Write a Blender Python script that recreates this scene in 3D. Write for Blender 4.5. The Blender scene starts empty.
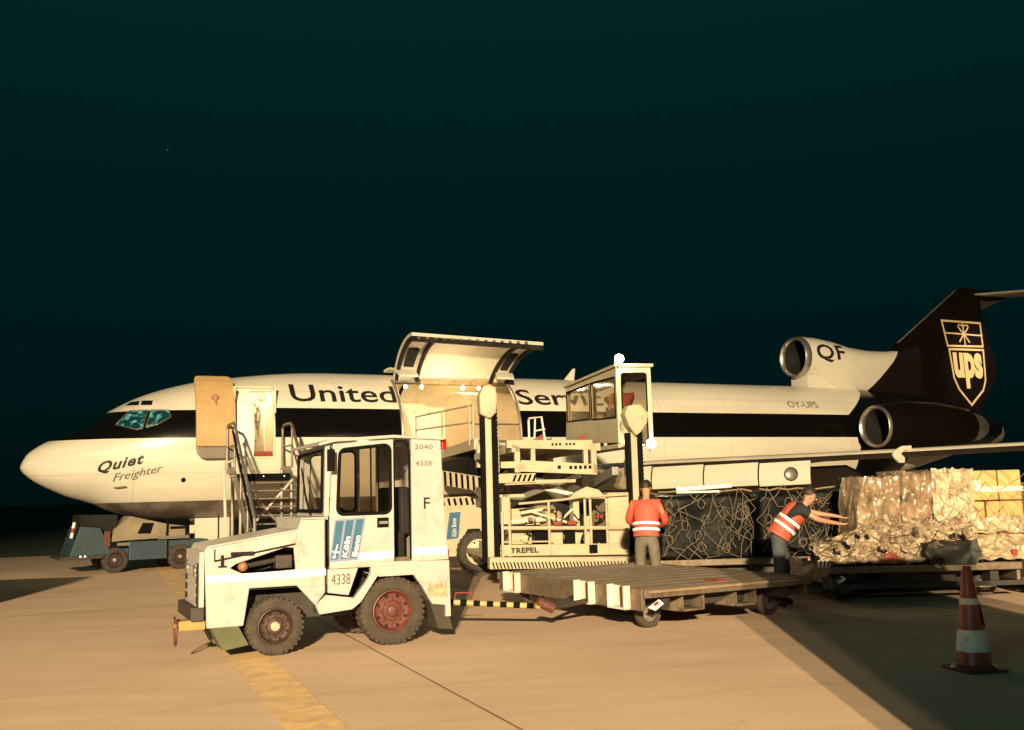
import bpy, bmesh, math, random
from mathutils import Vector, Matrix
from mathutils.bvhtree import BVHTree
random.seed(7)
R = math.radians
SC = bpy.context.scene
COL = SC.collection
# ------------------------------------------------------------------ camera
cam = bpy.data.objects.new("camera", bpy.data.cameras.new("camera")); COL.objects.link(cam)
cam.data.sensor_width = 36; cam.data.lens = 1000 / 1024 * 36; cam.data.clip_end = 3000; cam.data.clip_start = .1
phi = math.atan(.026); pit = math.atan(127.5 * math.cos(phi) / 1000)
F = Vector((0, math.cos(pit), math.sin(pit))); U = Vector((0, -math.sin(pit), math.cos(pit))); X = Vector((1, 0, 0))
X2 = X * math.cos(phi) - U * math.sin(phi); U2 = U * math.cos(phi) + X * math.sin(phi)
cam.matrix_world = Matrix(((X2.x, U2.x, -F.x, 0), (X2.y, U2.y, -F.y, 0), (X2.z, U2.z, -F.z, 1.65), (0, 0, 0, 1)))
SC.camera = cam
SC.view_settings.view_transform = 'Standard'; SC.view_settings.look = 'None'
SC.view_settings.exposure = 0; SC.view_settings.gamma = 1; SC.view_settings.use_curve_mapping = False
# ------------------------------------------------------------------ night sky
w = bpy.data.worlds.new("World"); SC.world = w; w.use_nodes = True
nt = w.node_tree; bg = nt.nodes['Background']
tc = nt.nodes.new('ShaderNodeTexCoord'); sp = nt.nodes.new('ShaderNodeSeparateXYZ'); rp = nt.nodes.new('ShaderNodeValToRGB')
nt.links.new(tc.outputs['Generated'], sp.inputs[0]); nt.links.new(sp.outputs['Z'], rp.inputs[0])
rp.color_ramp.elements[0].color = (.0002, .0045, .0045, 1); rp.color_ramp.elements[0].position = 0
rp.color_ramp.elements[1].color = (.0007, .0185, .0175, 1); rp.color_ramp.elements[1].position = .48
em = rp.color_ramp.elements.new(.10); em.color = (.0005, .0085, .0085, 1)
em = rp.color_ramp.elements.new(.28); em.color = (.0005, .0110, .0108, 1)
vo = nt.nodes.new('ShaderNodeTexVoronoi'); vo.inputs['Scale'].default_value = 26; nt.links.new(tc.outputs['Generated'], vo.inputs['Vector'])
lt = nt.nodes.new('ShaderNodeMath'); lt.operation = 'LESS_THAN'; lt.inputs[1].default_value = .022; nt.links.new(vo.outputs['Distance'], lt.inputs[0])
sr = nt.nodes.new('ShaderNodeSeparateColor'); nt.links.new(vo.outputs['Color'], sr.inputs[0])
gt = nt.nodes.new('ShaderNodeMath'); gt.operation = 'POWER'; gt.inputs[1].default_value = 5; nt.links.new(sr.outputs[0], gt.inputs[0])
ml = nt.nodes.new('ShaderNodeMath'); ml.operation = 'MULTIPLY'; nt.links.new(lt.outputs[0], ml.inputs[0]); nt.links.new(gt.outputs[0], ml.inputs[1])
mx_ = nt.nodes.new('ShaderNodeMix'); mx_.data_type = 'RGBA'; nt.links.new(ml.outputs[0], mx_.inputs[0]); nt.links.new(rp.outputs[0], mx_.inputs[6]); mx_.inputs[7].default_value = (.16, .15, .10, 1)
nt.links.new(mx_.outputs[2], bg.inputs[0]); bg.inputs[1].default_value = 1.0
# ------------------------------------------------------------------ floodlights on the mast behind the photographer, plus a tinted fill lamp
def spot(name, loc, target, power, col, size, blend, radius):
    l = bpy.data.lights.new(name, 'SPOT'); l.energy = power; l.color = col; l.spot_size = R(size); l.spot_blend = blend; l.shadow_soft_size = radius
    o = bpy.data.objects.new(name, l); COL.objects.link(o); o.location = loc
    o.rotation_euler = (Vector(target) - Vector(loc)).to_track_quat('-Z', 'Y').to_euler(); return o
WARM = (1, .755, .44)
spot("apron_floodlight", (-.67, -45, 16), (2, 16, 1.5), 168000, WARM, 40, 1.0, .10)
spot("apron_floodlight", (-1.75, -45, 16), (2, 16, 1.5), 212000, WARM, 40, 1.0, .10)
spot("apron_floodlight", (-2.9, -45, 16), (2, 16, 1.5), 26000, WARM, 40, 1.0, .35)
spot("apron_floodlight", (-24, -30, 12), (4, 12, 0), 6500, (.30, .80, .78), 60, .6, .25)  # weak side lamp; teal tint added to colour the shaded ground

# ------------------------------------------------------------------ helpers
def mat(name, col, rough=.6, metal=0, var=.10, scale=2.5, bump=0, bscale=40, coat=0, dirt=0, dcol=(.12, .08, .05), dscale=3.0, emit=None, es=1, spec=.5, trans=0, dpos=.56):
    m = bpy.data.materials.new(name); m.use_nodes = True; n = m.node_tree.nodes; L = m.node_tree.links; b = n['Principled BSDF']
    b.inputs['Roughness'].default_value = rough; b.inputs['Metallic'].default_value = metal
    b.inputs['Specular IOR Level'].default_value = spec
    if coat: b.inputs['Coat Weight'].default_value = coat; b.inputs['Coat Roughness'].default_value = .12
    if trans: b.inputs['Transmission Weight'].default_value = trans
    if emit: b.inputs['Emission Color'].default_value = (*emit, 1); b.inputs['Emission Strength'].default_value = es
    t = n.new('ShaderNodeTexCoord'); no = n.new('ShaderNodeTexNoise'); no.inputs['Scale'].default_value = scale; no.inputs['Detail'].default_value = 6
    L.new(t.outputs['Object'], no.inputs['Vector'])
    r = n.new('ShaderNodeValToRGB'); r.color_ramp.elements[0].position = .3; r.color_ramp.elements[1].position = .7
    r.color_ramp.elements[0].color = (*[c * (1 - var) for c in col], 1); r.color_ramp.elements[1].color = (*[min(1, c * (1 + var)) for c in col], 1)
    L.new(no.outputs['Fac'], r.inputs[0]); out = r.outputs[0]
    if dirt:
        d = n.new('ShaderNodeTexNoise'); d.inputs['Scale'].default_value = dscale; d.inputs['Detail'].default_value = 9; d.inputs['Roughness'].default_value = .7
        L.new(t.outputs['Object'], d.inputs['Vector']); rr = n.new('ShaderNodeValToRGB'); rr.color_ramp.elements[0].position = dpos; rr.color_ramp.elements[1].position = dpos + .14
        rr.color_ramp.elements[0].color = (0, 0, 0, 1); rr.color_ramp.elements[1].color = (dirt, dirt, dirt, 1)
        L.new(d.outputs['Fac'], rr.inputs[0]); mx = n.new('ShaderNodeMix'); mx.data_type = 'RGBA'
        L.new(rr.outputs[0], mx.inputs[0]); L.new(out, mx.inputs[6]); mx.inputs[7].default_value = (*dcol, 1); out = mx.outputs[2]
    L.new(out, b.inputs['Base Color'])
    if bump:
        bn = n.new('ShaderNodeTexNoise'); bn.inputs['Scale'].default_value = bscale; bn.inputs['Detail'].default_value = 5
        L.new(t.outputs['Object'], bn.inputs['Vector']); bp = n.new('ShaderNodeBump'); bp.inputs['Strength'].default_value = bump; bp.inputs['Distance'].default_value = .02
        L.new(bn.outputs['Fac'], bp.inputs['Height']); L.new(bp.outputs[0], b.inputs['Normal'])
    return m
def glass(name, tint=(.75, .8, .8), a=.22):
    m = bpy.data.materials.new(name); m.use_nodes = True; n = m.node_tree.nodes; L = m.node_tree.links; n.clear()
    o = n.new('ShaderNodeOutputMaterial'); mx = n.new('ShaderNodeMixShader'); tr = n.new('ShaderNodeBsdfTransparent'); gl = n.new('ShaderNodeBsdfGlossy')
    tr.inputs[0].default_value = (*tint, 1); gl.inputs['Roughness'].default_value = .06; mx.inputs[0].default_value = a * .4
    L.new(tr.outputs[0], mx.inputs[1]); L.new(gl.outputs[0], mx.inputs[2]); L.new(mx.outputs[0], o.inputs[0]); return m

def new(): return bmesh.new()
SPLIT = {'side_rail', 'end_rail', 'white_sleeve', 'mudflap', 'fork_pocket', 'tyre', 'hood_side', 'fender', 'wheel_arch', 'pivot_bracket', 'red_valve', 'stud', 'red_flag_plate', 'wall_fitting', 'front_lamp', 'grille_slot', 'eye', 'gear_door', 'door_rib', 'latch_box', 'bay_frame', 'side_step', 'rear_panel', 'red_tag', 'machinery_box', 'axle', 'tread', 'hood_latch', 'door_vestibule', 'deck_roller', 'loose_scrap', 'hydraulic_line', 'galley_item'}
def obj(name, bm, mats, parent=None, **kw):
    if name in SPLIT:
        bmesh.ops.remove_doubles(bm, verts=bm.verts, dist=1e-5); seen = set(); isl = []
        for v in bm.verts:
            if v in seen: continue
            st = [v]; seen.add(v); g = []
            while st:
                a = st.pop(); g.append(a)
                for e_ in a.link_edges:
                    b_ = e_.other_vert(a)
                    if b_ not in seen: seen.add(b_); st.append(b_)
            isl.append(g)
        bb = [([min(v.co[k] for v in g) for k in range(3)], [max(v.co[k] for v in g) for k in range(3)]) for g in isl]
        gid = list(range(len(isl)))
        for a in range(len(isl)):
            for b_ in range(a):
                gap = max(max(bb[a][0][k] - bb[b_][1][k], bb[b_][0][k] - bb[a][1][k]) for k in range(3))
                if gap < .02:
                    ga, gb = gid[a], gid[b_]; gid = [gb if x == ga else x for x in gid]
        keys = sorted(set(gid))
        if len(keys) > 1:
            first = None
            for k in keys:
                vm = {}; b2 = bmesh.new()
                for a in range(len(isl)):
                    if gid[a] == k:
                        for v in isl[a]: vm[v] = b2.verts.new(v.co)
                for f in bm.faces:
                    if f.verts[0] in vm: b2.faces.new([vm[v] for v in f.verts]).material_index = f.material_index
                o_ = obj1(name, b2, mats, parent, **kw); first = first or o_
            bm.free(); return first
    return obj1(name, bm, mats, parent, **kw)
def obj1(name, bm, mats, parent=None, smooth=False, bevel=0, loc=None, rz=None, sharp=35):
    bmesh.ops.remove_doubles(bm, verts=bm.verts, dist=1e-5)
    bmesh.ops.recalc_face_normals(bm, faces=bm.faces)
    me = bpy.data.meshes.new(name); bm.to_mesh(me); bm.free()
    for m in (mats if isinstance(mats, (list, tuple)) else [mats]): me.materials.append(m)
    if smooth:
        me.polygons.foreach_set('use_smooth', [True] * len(me.polygons)); me.set_sharp_from_angle(angle=R(sharp))
    o = bpy.data.objects.new(name, me); COL.objects.link(o)
    if parent: o.parent = parent
    if loc: o.location = loc
    if rz is not None: o.rotation_euler = (0, 0, rz)
    if bevel:
        b = o.modifiers.new('bevel', 'BEVEL'); b.width = bevel; b.segments = 2; b.limit_method = 'ANGLE'; b.angle_limit = R(40)
    return o
def tag(o, label=None, cat=None, group=None, kind=None):
    if label: o['label'] = label
    if cat: o['category'] = cat
    if group: o['group'] = group
    if kind: o['kind'] = kind
    return o
def thing(name, loc, rz, label, cat, group=None):
    o = bpy.data.objects.new(name, None); COL.objects.link(o); o.location = loc; o.rotation_euler = (0, 0, rz); o.empty_display_size = .3
    return tag(o, label, cat, group)
def box(bm, x0, x1, y0, y1, z0, z1, mi=0, M=None):
    v = [bm.verts.new(Vector((x, y, z)) if M is None else M @ Vector((x, y, z))) for x in (x0, x1) for y in (y0, y1) for z in (z0, z1)]
    for f in ((0, 1, 3, 2), (4, 6, 7, 5), (0, 4, 5, 1), (2, 3, 7, 6), (0, 2, 6, 4), (1, 5, 7, 3)):
        bm.faces.new([v[i] for i in f]).material_index = mi
def tube(bm, pts, r, seg=8, mi=0, cap=True):
    pts = [Vector(p) for p in pts]; rings = []; up = None
    rr = r if isinstance(r, (list, tuple)) else [r] * len(pts)
    for i, p in enumerate(pts):
        d = (pts[min(i + 1, len(pts) - 1)] - pts[max(i - 1, 0)])
        if d.length < 1e-9: d = Vector((0, 0, 1))
        d.normalize()
        if up is None: up = d.orthogonal().normalized()
        up = (up - d * up.dot(d)); up = up.normalized() if up.length > 1e-6 else d.orthogonal().normalized()
        s = d.cross(up)
        rings.append([bm.verts.new(p + (up * math.cos(2 * math.pi * k / seg) + s * math.sin(2 * math.pi * k / seg)) * rr[i]) for k in range(seg)])
    for a, b in zip(rings, rings[1:]):
        for k in range(seg):
            bm.faces.new((a[k], a[(k + 1) % seg], b[(k + 1) % seg], b[k])).material_index = mi
    if cap:
        bm.faces.new(rings[0][::-1]).material_index = mi; bm.faces.new(rings[-1]).material_index = mi
def beam(bm, a, b, wd, h, mi=0):
    a = Vector(a); b = Vector(b); d = (b - a); ln = d.length; q = d.to_track_quat('X', 'Z').to_matrix().to_4x4(); q.translation = a
    box(bm, 0, ln, -wd / 2, wd / 2, -h / 2, h / 2, mi, q)
def lathe(bm, prof, M=None, seg=32, mi=0, ycl=False):
    """profile (radius, axial) spun about local y"""
    rings = []
    for r, a in prof:
        rings.append([bm.verts.new((M or Matrix()) @ Vector((r * math.cos(2 * math.pi * k / seg), a, r * math.sin(2 * math.pi * k / seg)))) for k in range(seg)])
    for i, (a, b) in enumerate(zip(rings, rings[1:])):
        for k in range(seg):
            bm.faces.new((a[k], a[(k + 1) % seg], b[(k + 1) % seg], b[k])).material_index = mi if not isinstance(mi, (list, tuple)) else mi[i]
def plate(bm, outer, y0, y1, holes=(), mi=0, f=None):
    """outline in (x,z) extruded from y0 to y1; f maps (x,y,z) to a point"""
    f = f or (lambda x, y, z: Vector((x, y, z)))
    tmp = bmesh.new(); edges = []
    for loop in [outer] + list(holes):
        vs = [tmp.verts.new((x, 0, z)) for x, z in loop]
        edges += [tmp.edges.new((vs[i], vs[(i + 1) % len(vs)])) for i in range(len(vs))]
    bmesh.ops.triangle_fill(tmp, use_beauty=True, use_dissolve=False, edges=edges)
    tmp.verts.index_update()
    co = [v.co.copy() for v in tmp.verts]; tri = [[v.index for v in fc.verts] for fc in tmp.faces]
    A = [bm.verts.new(f(c.x, y0, c.z)) for c in co]; B = [bm.verts.new(f(c.x, y1, c.z)) for c in co]
    for t in tri:
        bm.faces.new([A[i] for i in t]).material_index = mi; bm.faces.new([B[i] for i in reversed(t)]).material_index = mi
    st = 0
    for loop in [outer] + list(holes):
        n_ = len(loop)
        for i in range(n_):
            a, b = st + i, st + (i + 1) % n_
            bm.faces.new((A[a], A[b], B[b], B[a])).material_index = mi
        st += n_
    tmp.free()
def rrect(x0, x1, z0, z1, r=.05, k=5):
    o = []
    for cx, cz, a in ((x1 - r, z1 - r, 0), (x0 + r, z1 - r, 90), (x0 + r, z0 + r, 180), (x1 - r, z0 + r, 270)):
        for i in range(k + 1): t = R(a + 90 * i / k); o.append((cx + r * math.cos(t), cz + r * math.sin(t)))
    return o
def shrink(q, t):
    cx = sum(p[0] for p in q) / len(q); cz = sum(p[1] for p in q) / len(q); o = []
    for x, z in q:
        d = math.hypot(x - cx, z - cz); k = max(0, (d - t * 1.3) / d); o.append((cx + (x - cx) * k, cz + (z - cz) * k))
    return o
def text(name, body, f, mtl, parent, wd, ht, bold=0, shear=0, cuts=0, thick=0, spacing=1.0):
    """text mesh fitted to wd x ht, each point mapped by f(x, z)"""
    c = bpy.data.curves.new('t', 'FONT'); c.body = body; c.size = 1; c.shear = shear; c.offset = bold; c.resolution_u = 3; c.space_character = spacing
    o = bpy.data.objects.new('t', c); COL.objects.link(o); dg = bpy.context.evaluated_depsgraph_get()
    me = bpy.data.meshes.new_from_object(o.evaluated_get(dg)); bpy.data.objects.remove(o); bpy.data.curves.remove(c)
    bm = bmesh.new(); bm.from_mesh(me); bpy.data.meshes.remove(me)
    if cuts:
        for _ in range(cuts):
            es = [e for e in bm.edges if e.calc_length() > .12]
            if es: bmesh.ops.subdivide_edges(bm, edges=es, cuts=1); bmesh.ops.triangulate(bm, faces=bm.faces)
    xs = [v.co.x for v in bm.verts]; ys = [v.co.y for v in bm.verts]
    x0, x1, z0, z1 = min(xs), max(xs), min(ys), max(ys)
    for v in bm.verts: v.co = f((v.co.x - x0) / (x1 - x0) * wd, (v.co.y - z0) / (z1 - z0) * ht)
    me = bpy.data.meshes.new(name); bm.to_mesh(me); bm.free(); me.materials.append(mtl)
    o = bpy.data.objects.new(name, me); COL.objects.link(o); o.parent = parent; return o
def copy_tree(o, parent=None):
    c = o.copy(); COL.objects.link(c); c.parent = parent
    for ch in list(o.children): copy_tree(ch, c)
    return c

# ------------------------------------------------------------------ materials
M = {}
M['white'] = mat('tug_white_paint', (.475, .445, .43), .38, var=.06, dirt=.6, dcol=(.33, .25, .16), dscale=4, dpos=.535, bump=.05, coat=.25)
M['white_clean'] = mat('white_reflective_stripe', (.86, .86, .84), .35, var=.02)
M['rust'] = mat('rust_patch', (.33, .2, .1), .8, var=.5, scale=12)
M['black'] = mat('black_rubber_trim', (.005, .005, .005), .8, var=.3, spec=.1)
M['dark'] = mat('dark_interior', (.018, .017, .016), .75, var=.4, spec=.2)
M['steel'] = mat('grey_steel', (.30, .28, .25), .5, .55, var=.25, dirt=.6, dscale=8)
M['alu'] = mat('bare_aluminium', (.55, .52, .48), .32, .9, var=.1)
M['tyre'] = mat('dusty_tyre_rubber', (.055, .043, .033), .85, var=.3, scale=9, bump=.3)
M['redrim'] = mat('red_wheel_paint', (.115, .036, .028), .55, var=.25, scale=14, dirt=.7, dcol=(.14, .07, .04), dscale=9)
M['darkrim'] = mat('dark_wheel_paint', (.050, .026, .020), .55, var=.35, scale=14)
M['brass'] = mat('worn_hub_metal', (.62, .5, .34), .45, .4, var=.2)
M['cream'] = mat('loader_cream_paint', (.50, .43, .30), .5, var=.10, dirt=.75, dcol=(.2, .14, .08), dscale=4, dpos=.57, bump=.05)
M['hub'] = mat('cream_hub_paint', (.75, .66, .46), .5, var=.12, scale=8)
M['red'] = mat('red_paint', (.26, .032, .022), .5, var=.15)
M['redlens'] = mat('red_lamp_lens', (.35, .01, .01), .2, var=.1, coat=.6)
M['blue'] = mat('blue_airport_panel', (.035, .13, .24), .5, var=.10)
M['lav'] = mat('pale_lilac_panel', (.24, .25, .36), .5, var=.05)
M['letter'] = mat('black_lettering', (.015, .013, .012), .5, var=.1)
M['worn_letter'] = mat('worn_stencil_lettering', (.10, .085, .065), .6, var=.3)
M['glass'] = glass('window_glass', (.78, .80, .78), .2)
M['smoke'] = glass('cab_window_glass', (.80, .76, .68), .35)
M['plane_white'] = mat('aircraft_white_paint', (.66, .62, .52), .3, var=.03, coat=.3)
M['brown'] = mat('aircraft_brown_paint', (.0055, .0034, .0028), .5, var=.1, coat=.0, spec=.12)
M['grey'] = mat('aircraft_grey_metal', (.32, .28, .23), .4, .6, var=.15)
M['liner'] = mat('cargo_bay_liner', (.72, .66, .50), .6, var=.08)
M['lamp'] = mat('bright_lamp_lens', (1, .9, .7), .4, emit=(1, .86, .55), es=45)
M['lamp2'] = mat('door_lamp_lens', (1, .9, .7), .4, emit=(1, .85, .55), es=12)
M['yel'] = mat('hazard_yellow', (.46, .34, .13), .6, var=.1)
M['wood'] = mat('worn_deck_boards', (.26, .18, .11), .75, var=.25, scale=4, dirt=.7, dcol=(.08, .05, .03), bump=.2)
M['darkframe'] = mat('dark_dolly_frame', (.035, .03, .026), .6, var=.4, dirt=.5, dcol=(.12, .07, .04))
M['railmetal'] = mat('worn_dolly_rail', (.20, .155, .11), .5, .4, var=.3, scale=7, dirt=.8, dcol=(.10, .06, .035), dscale=6, dpos=.52)
M['amber'] = mat('door_inner_liner', (.56, .36, .16), .5, var=.08)
M['skin'] = mat('skin', (.42, .22, .13), .55, var=.06)
M['hair'] = mat('dark_hair', (.02, .014, .01), .6, var=.3)
M['vest'] = mat('orange_red_vest', (.52, .095, .06), .7, var=.12, scale=6)
M['reflect'] = mat('silver_reflective_band', (.92, .93, .95), .3, emit=(1, .97, .92), es=0)
M['jeans'] = mat('grey_work_trousers', (.14, .125, .095), .85, var=.25, scale=7)
M['dkshirt'] = mat('black_t_shirt', (.015, .015, .017), .85, var=.2)
M['jeansblue'] = mat('blue_work_trousers', (.05, .062, .075), .85, var=.25, scale=7)

# ------------------------------------------------------------------ ground
def ground_mat():
    m = bpy.data.materials.new('concrete_apron'); m.use_nodes = True; n = m.node_tree.nodes; L = m.node_tree.links; b = n['Principled BSDF']
    b.inputs['Roughness'].default_value = .8; b.inputs['Specular IOR Level'].default_value = .35
    t = n.new('ShaderNodeTexCoord')
    def noise(s, d, r=.6, st=None):
        x = n.new('ShaderNodeTexNoise'); x.inputs['Scale'].default_value = s; x.inputs['Detail'].default_value = d; x.inputs['Roughness'].default_value = r
        if st:
            mp = n.new('ShaderNodeMapping'); mp.inputs['Scale'].default_value = st; mp.inputs['Rotation'].default_value = (0, 0, R(-25)); L.new(t.outputs['Object'], mp.inputs[0]); L.new(mp.outputs[0], x.inputs['Vector'])
        else: L.new(t.outputs['Object'], x.inputs['Vector'])
        return x
    def ramp(x, p0, c0, p1, c1):
        r = n.new('ShaderNodeValToRGB'); e_ = r.color_ramp.elements; e_[0].position = p0; e_[0].color = (*c0, 1); e_[1].position = p1; e_[1].color = (*c1, 1); L.new(x.outputs['Fac'], r.inputs[0]); return r
    def mul(a, c, fac=1):
        x = n.new('ShaderNodeMix'); x.data_type = 'RGBA'; x.blend_type = 'MULTIPLY'; x.inputs[0].default_value = fac; L.new(a, x.inputs[6]); L.new(c, x.inputs[7]); return x.outputs[2]
    a = ramp(noise(.35, 5), .3, (.74, .535, .385), .7, (.86, .645, .475))
    c = mul(a.outputs[0], ramp(noise(1.2, 8, .7, (.25, 1.6, 1)), .35, (.90, .885, .87), .6, (1, 1, 1)).outputs[0])
    c = mul(c, ramp(noise(45, 6, .9), .3, (.74, .73, .72), .7, (1.0, 1.0, 1.0)).outputs[0])
    c = mul(c, ramp(noise(.9, 9, .75), .26, (.74, .68, .63), .38, (1, 1, 1)).outputs[0])
    c = mul(c, ramp(noise(3.2, 10, .8), .24, (.55, .50, .46), .33, (1, 1, 1)).outputs[0])
    wv = n.new('ShaderNodeTexWave'); wv.inputs['Scale'].default_value = .22; wv.inputs['Distortion'].default_value = 5; wv.inputs['Detail'].default_value = 3; wv.inputs['Detail Scale'].default_value = .6; mp = n.new('ShaderNodeMapping'); mp.inputs['Rotation'].default_value = (0, 0, R(72)); L.new(t.outputs['Object'], mp.inputs[0]); L.new(mp.outputs[0], wv.inputs['Vector'])
    c = mul(c, ramp(wv, .0, (.95, .94, .93), .06, (1, 1, 1)).outputs[0])
    L.new(c, b.inputs['Base Color'])
    bp = n.new('ShaderNodeBump'); bp.inputs['Strength'].default_value = .25; bp.inputs['Distance'].default_value = .01
    L.new(noise(90, 5, .8).outputs['Fac'], bp.inputs['Height']); L.new(bp.outputs[0], b.inputs['Normal'])
    return m
bm = new(); g = 1200
vs = [bm.verts.new(p) for p in ((-g, -200, 0), (g, -200, 0), (g, 1800, 0), (-g, 1800, 0))]; bm.faces.new(vs)
tag(obj('ground', bm, mat('dark_falloff_ground', (.035, .045, .02), .95, var=.3, scale=.5)), kind='structure')  # dark sheet past the apron, colour stands in for the light dying out
AL = math.atan2(1000, 2119); ex = Vector((math.cos(AL), math.sin(AL), 0)); nx = Vector((math.sin(AL), -math.cos(AL), 0))
bm = new(); Pm = Vector((-1.77, 11.57, .004)); bm.faces.new([bm.verts.new(Pm + ex * a - nx * b) for a, b in ((-160, -150), (160, -150), (160, 25), (-160, 25))])
tag(obj('apron', bm, ground_mat()), kind='structure')
def strip(bm, a, b, wd, z):
    a = Vector((*a, z)); b = Vector((*b, z)); d = (b - a).normalized(); s = Vector((-d.y, d.x, 0)) * wd / 2; N = 14; prev = None
    for i in range(N + 1):
        p = a.lerp(b, i / N); q = (bm.verts.new(p - s * (1 + random.uniform(-.05, .05))), bm.verts.new(p + s * (1 + random.uniform(-.05, .05))))
        if prev: bm.faces.new((prev[0], q[0], q[1], prev[1]))
        prev = q
bm = new(); P0 = Vector((-1.77, 11.57, 0))
for k in range(-4, 6):
    o_ = P0 + ex * 7.5 * k; dj = Vector((.379, -.925, 0)); a = o_ + dj * 22; b = o_ - dj * 24; strip(bm, a.xy, b.xy, .022, .008)
for k in (-3, -1, 1, 2.6):
    o_ = P0 - nx * (7.5 * k - 1.7); strip(bm, (o_ - ex * 40).xy, (o_ + ex * 45).xy, .022, .008)
tag(obj('pavement_joints', bm, mat('joint_sealant', (.20, .15, .11), .9, var=.3)), kind='structure')
bm = new(); strip(bm, (-.75, 5.7), (-9.5, 27), .42, .012)
tag(obj('painted_line', bm, mat('faded_yellow_paint', (.80, .54, .26), .75, var=.14, scale=3, dirt=.8, dcol=(.60, .42, .28), dscale=5, dpos=.47)), kind='structure')

# ------------------------------------------------------------------ aircraft
OX = Vector((-12.258, 24.867, 0))
AC = thing('cargo_airplane', OX, AL, 'long white three engined cargo airplane with a dark cheatline and brown tail', 'airplane')
Sg = [0, .015, .06, .15, .3, .53, 1.07, 1.67, 2.02, 2.69, 3.36, 4.02, 4.79, 5.59, 6.41, 7.54, 22.5, 25, 27, 29, 31, 33, 34.4]
TOP = [2.57, 2.64, 2.75, 2.90, 3.03, 3.18, 3.42, 3.72, 3.99, 4.35, 4.59, 4.76, 4.89, 4.99, 5.07, 5.12, 5.12, 5.12, 5.08, 4.98, 4.80, 4.45, 4.1]
BOT = [2.57, 2.52, 2.45, 2.36, 2.24, 2.10, 1.84, 1.64, 1.47, 1.27, 1.17, 1.14, 1.12, 1.12, 1.12, 1.12, 1.12, 1.25, 1.55, 1.95, 2.40, 2.85, 3.05]
HW = [0.004, .08, .18, .29, .42, .60, .92, 1.18, 1.30, 1.5, 1.64, 1.73, 1.8, 1.85, 1.88, 1.88, 1.88, 1.85, 1.75, 1.5, 1.2, .8, .5]
ZC = [2.57, 2.58, 2.6, 2.62, 2.63, 2.66, 2.72, 2.8, 2.86, 2.96, 3.04, 3.12, 3.18, 3.22, 3.24, 3.24, 3.24, 3.26, 3.34, 3.46, 3.56, 3.62, 3.6]
def ip(x, T):
    if x <= Sg[0]: return T[0]
    for i in range(len(Sg) - 1):
        if x <= Sg[i + 1]:
            a, b = Sg[i], Sg[i + 1]; t = (x - a) / (b - a); h = b - a
            m0 = (T[i + 1] - T[i - 1]) / (b - Sg[i - 1]) if i > 0 else (T[i + 1] - T[i]) / h
            m1 = (T[i + 2] - T[i]) / (Sg[i + 2] - a) if i + 2 < len(Sg) else (T[i + 1] - T[i]) / h
            if i == 0: return T[i] + (T[i + 1] - T[i]) * t
            return (2 * t**3 - 3 * t * t + 1) * T[i] + (t**3 - 2 * t * t + t) * h * m0 + (3 * t * t - 2 * t**3) * T[i + 1] + (t**3 - t * t) * h * m1
    return T[-1]
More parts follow.
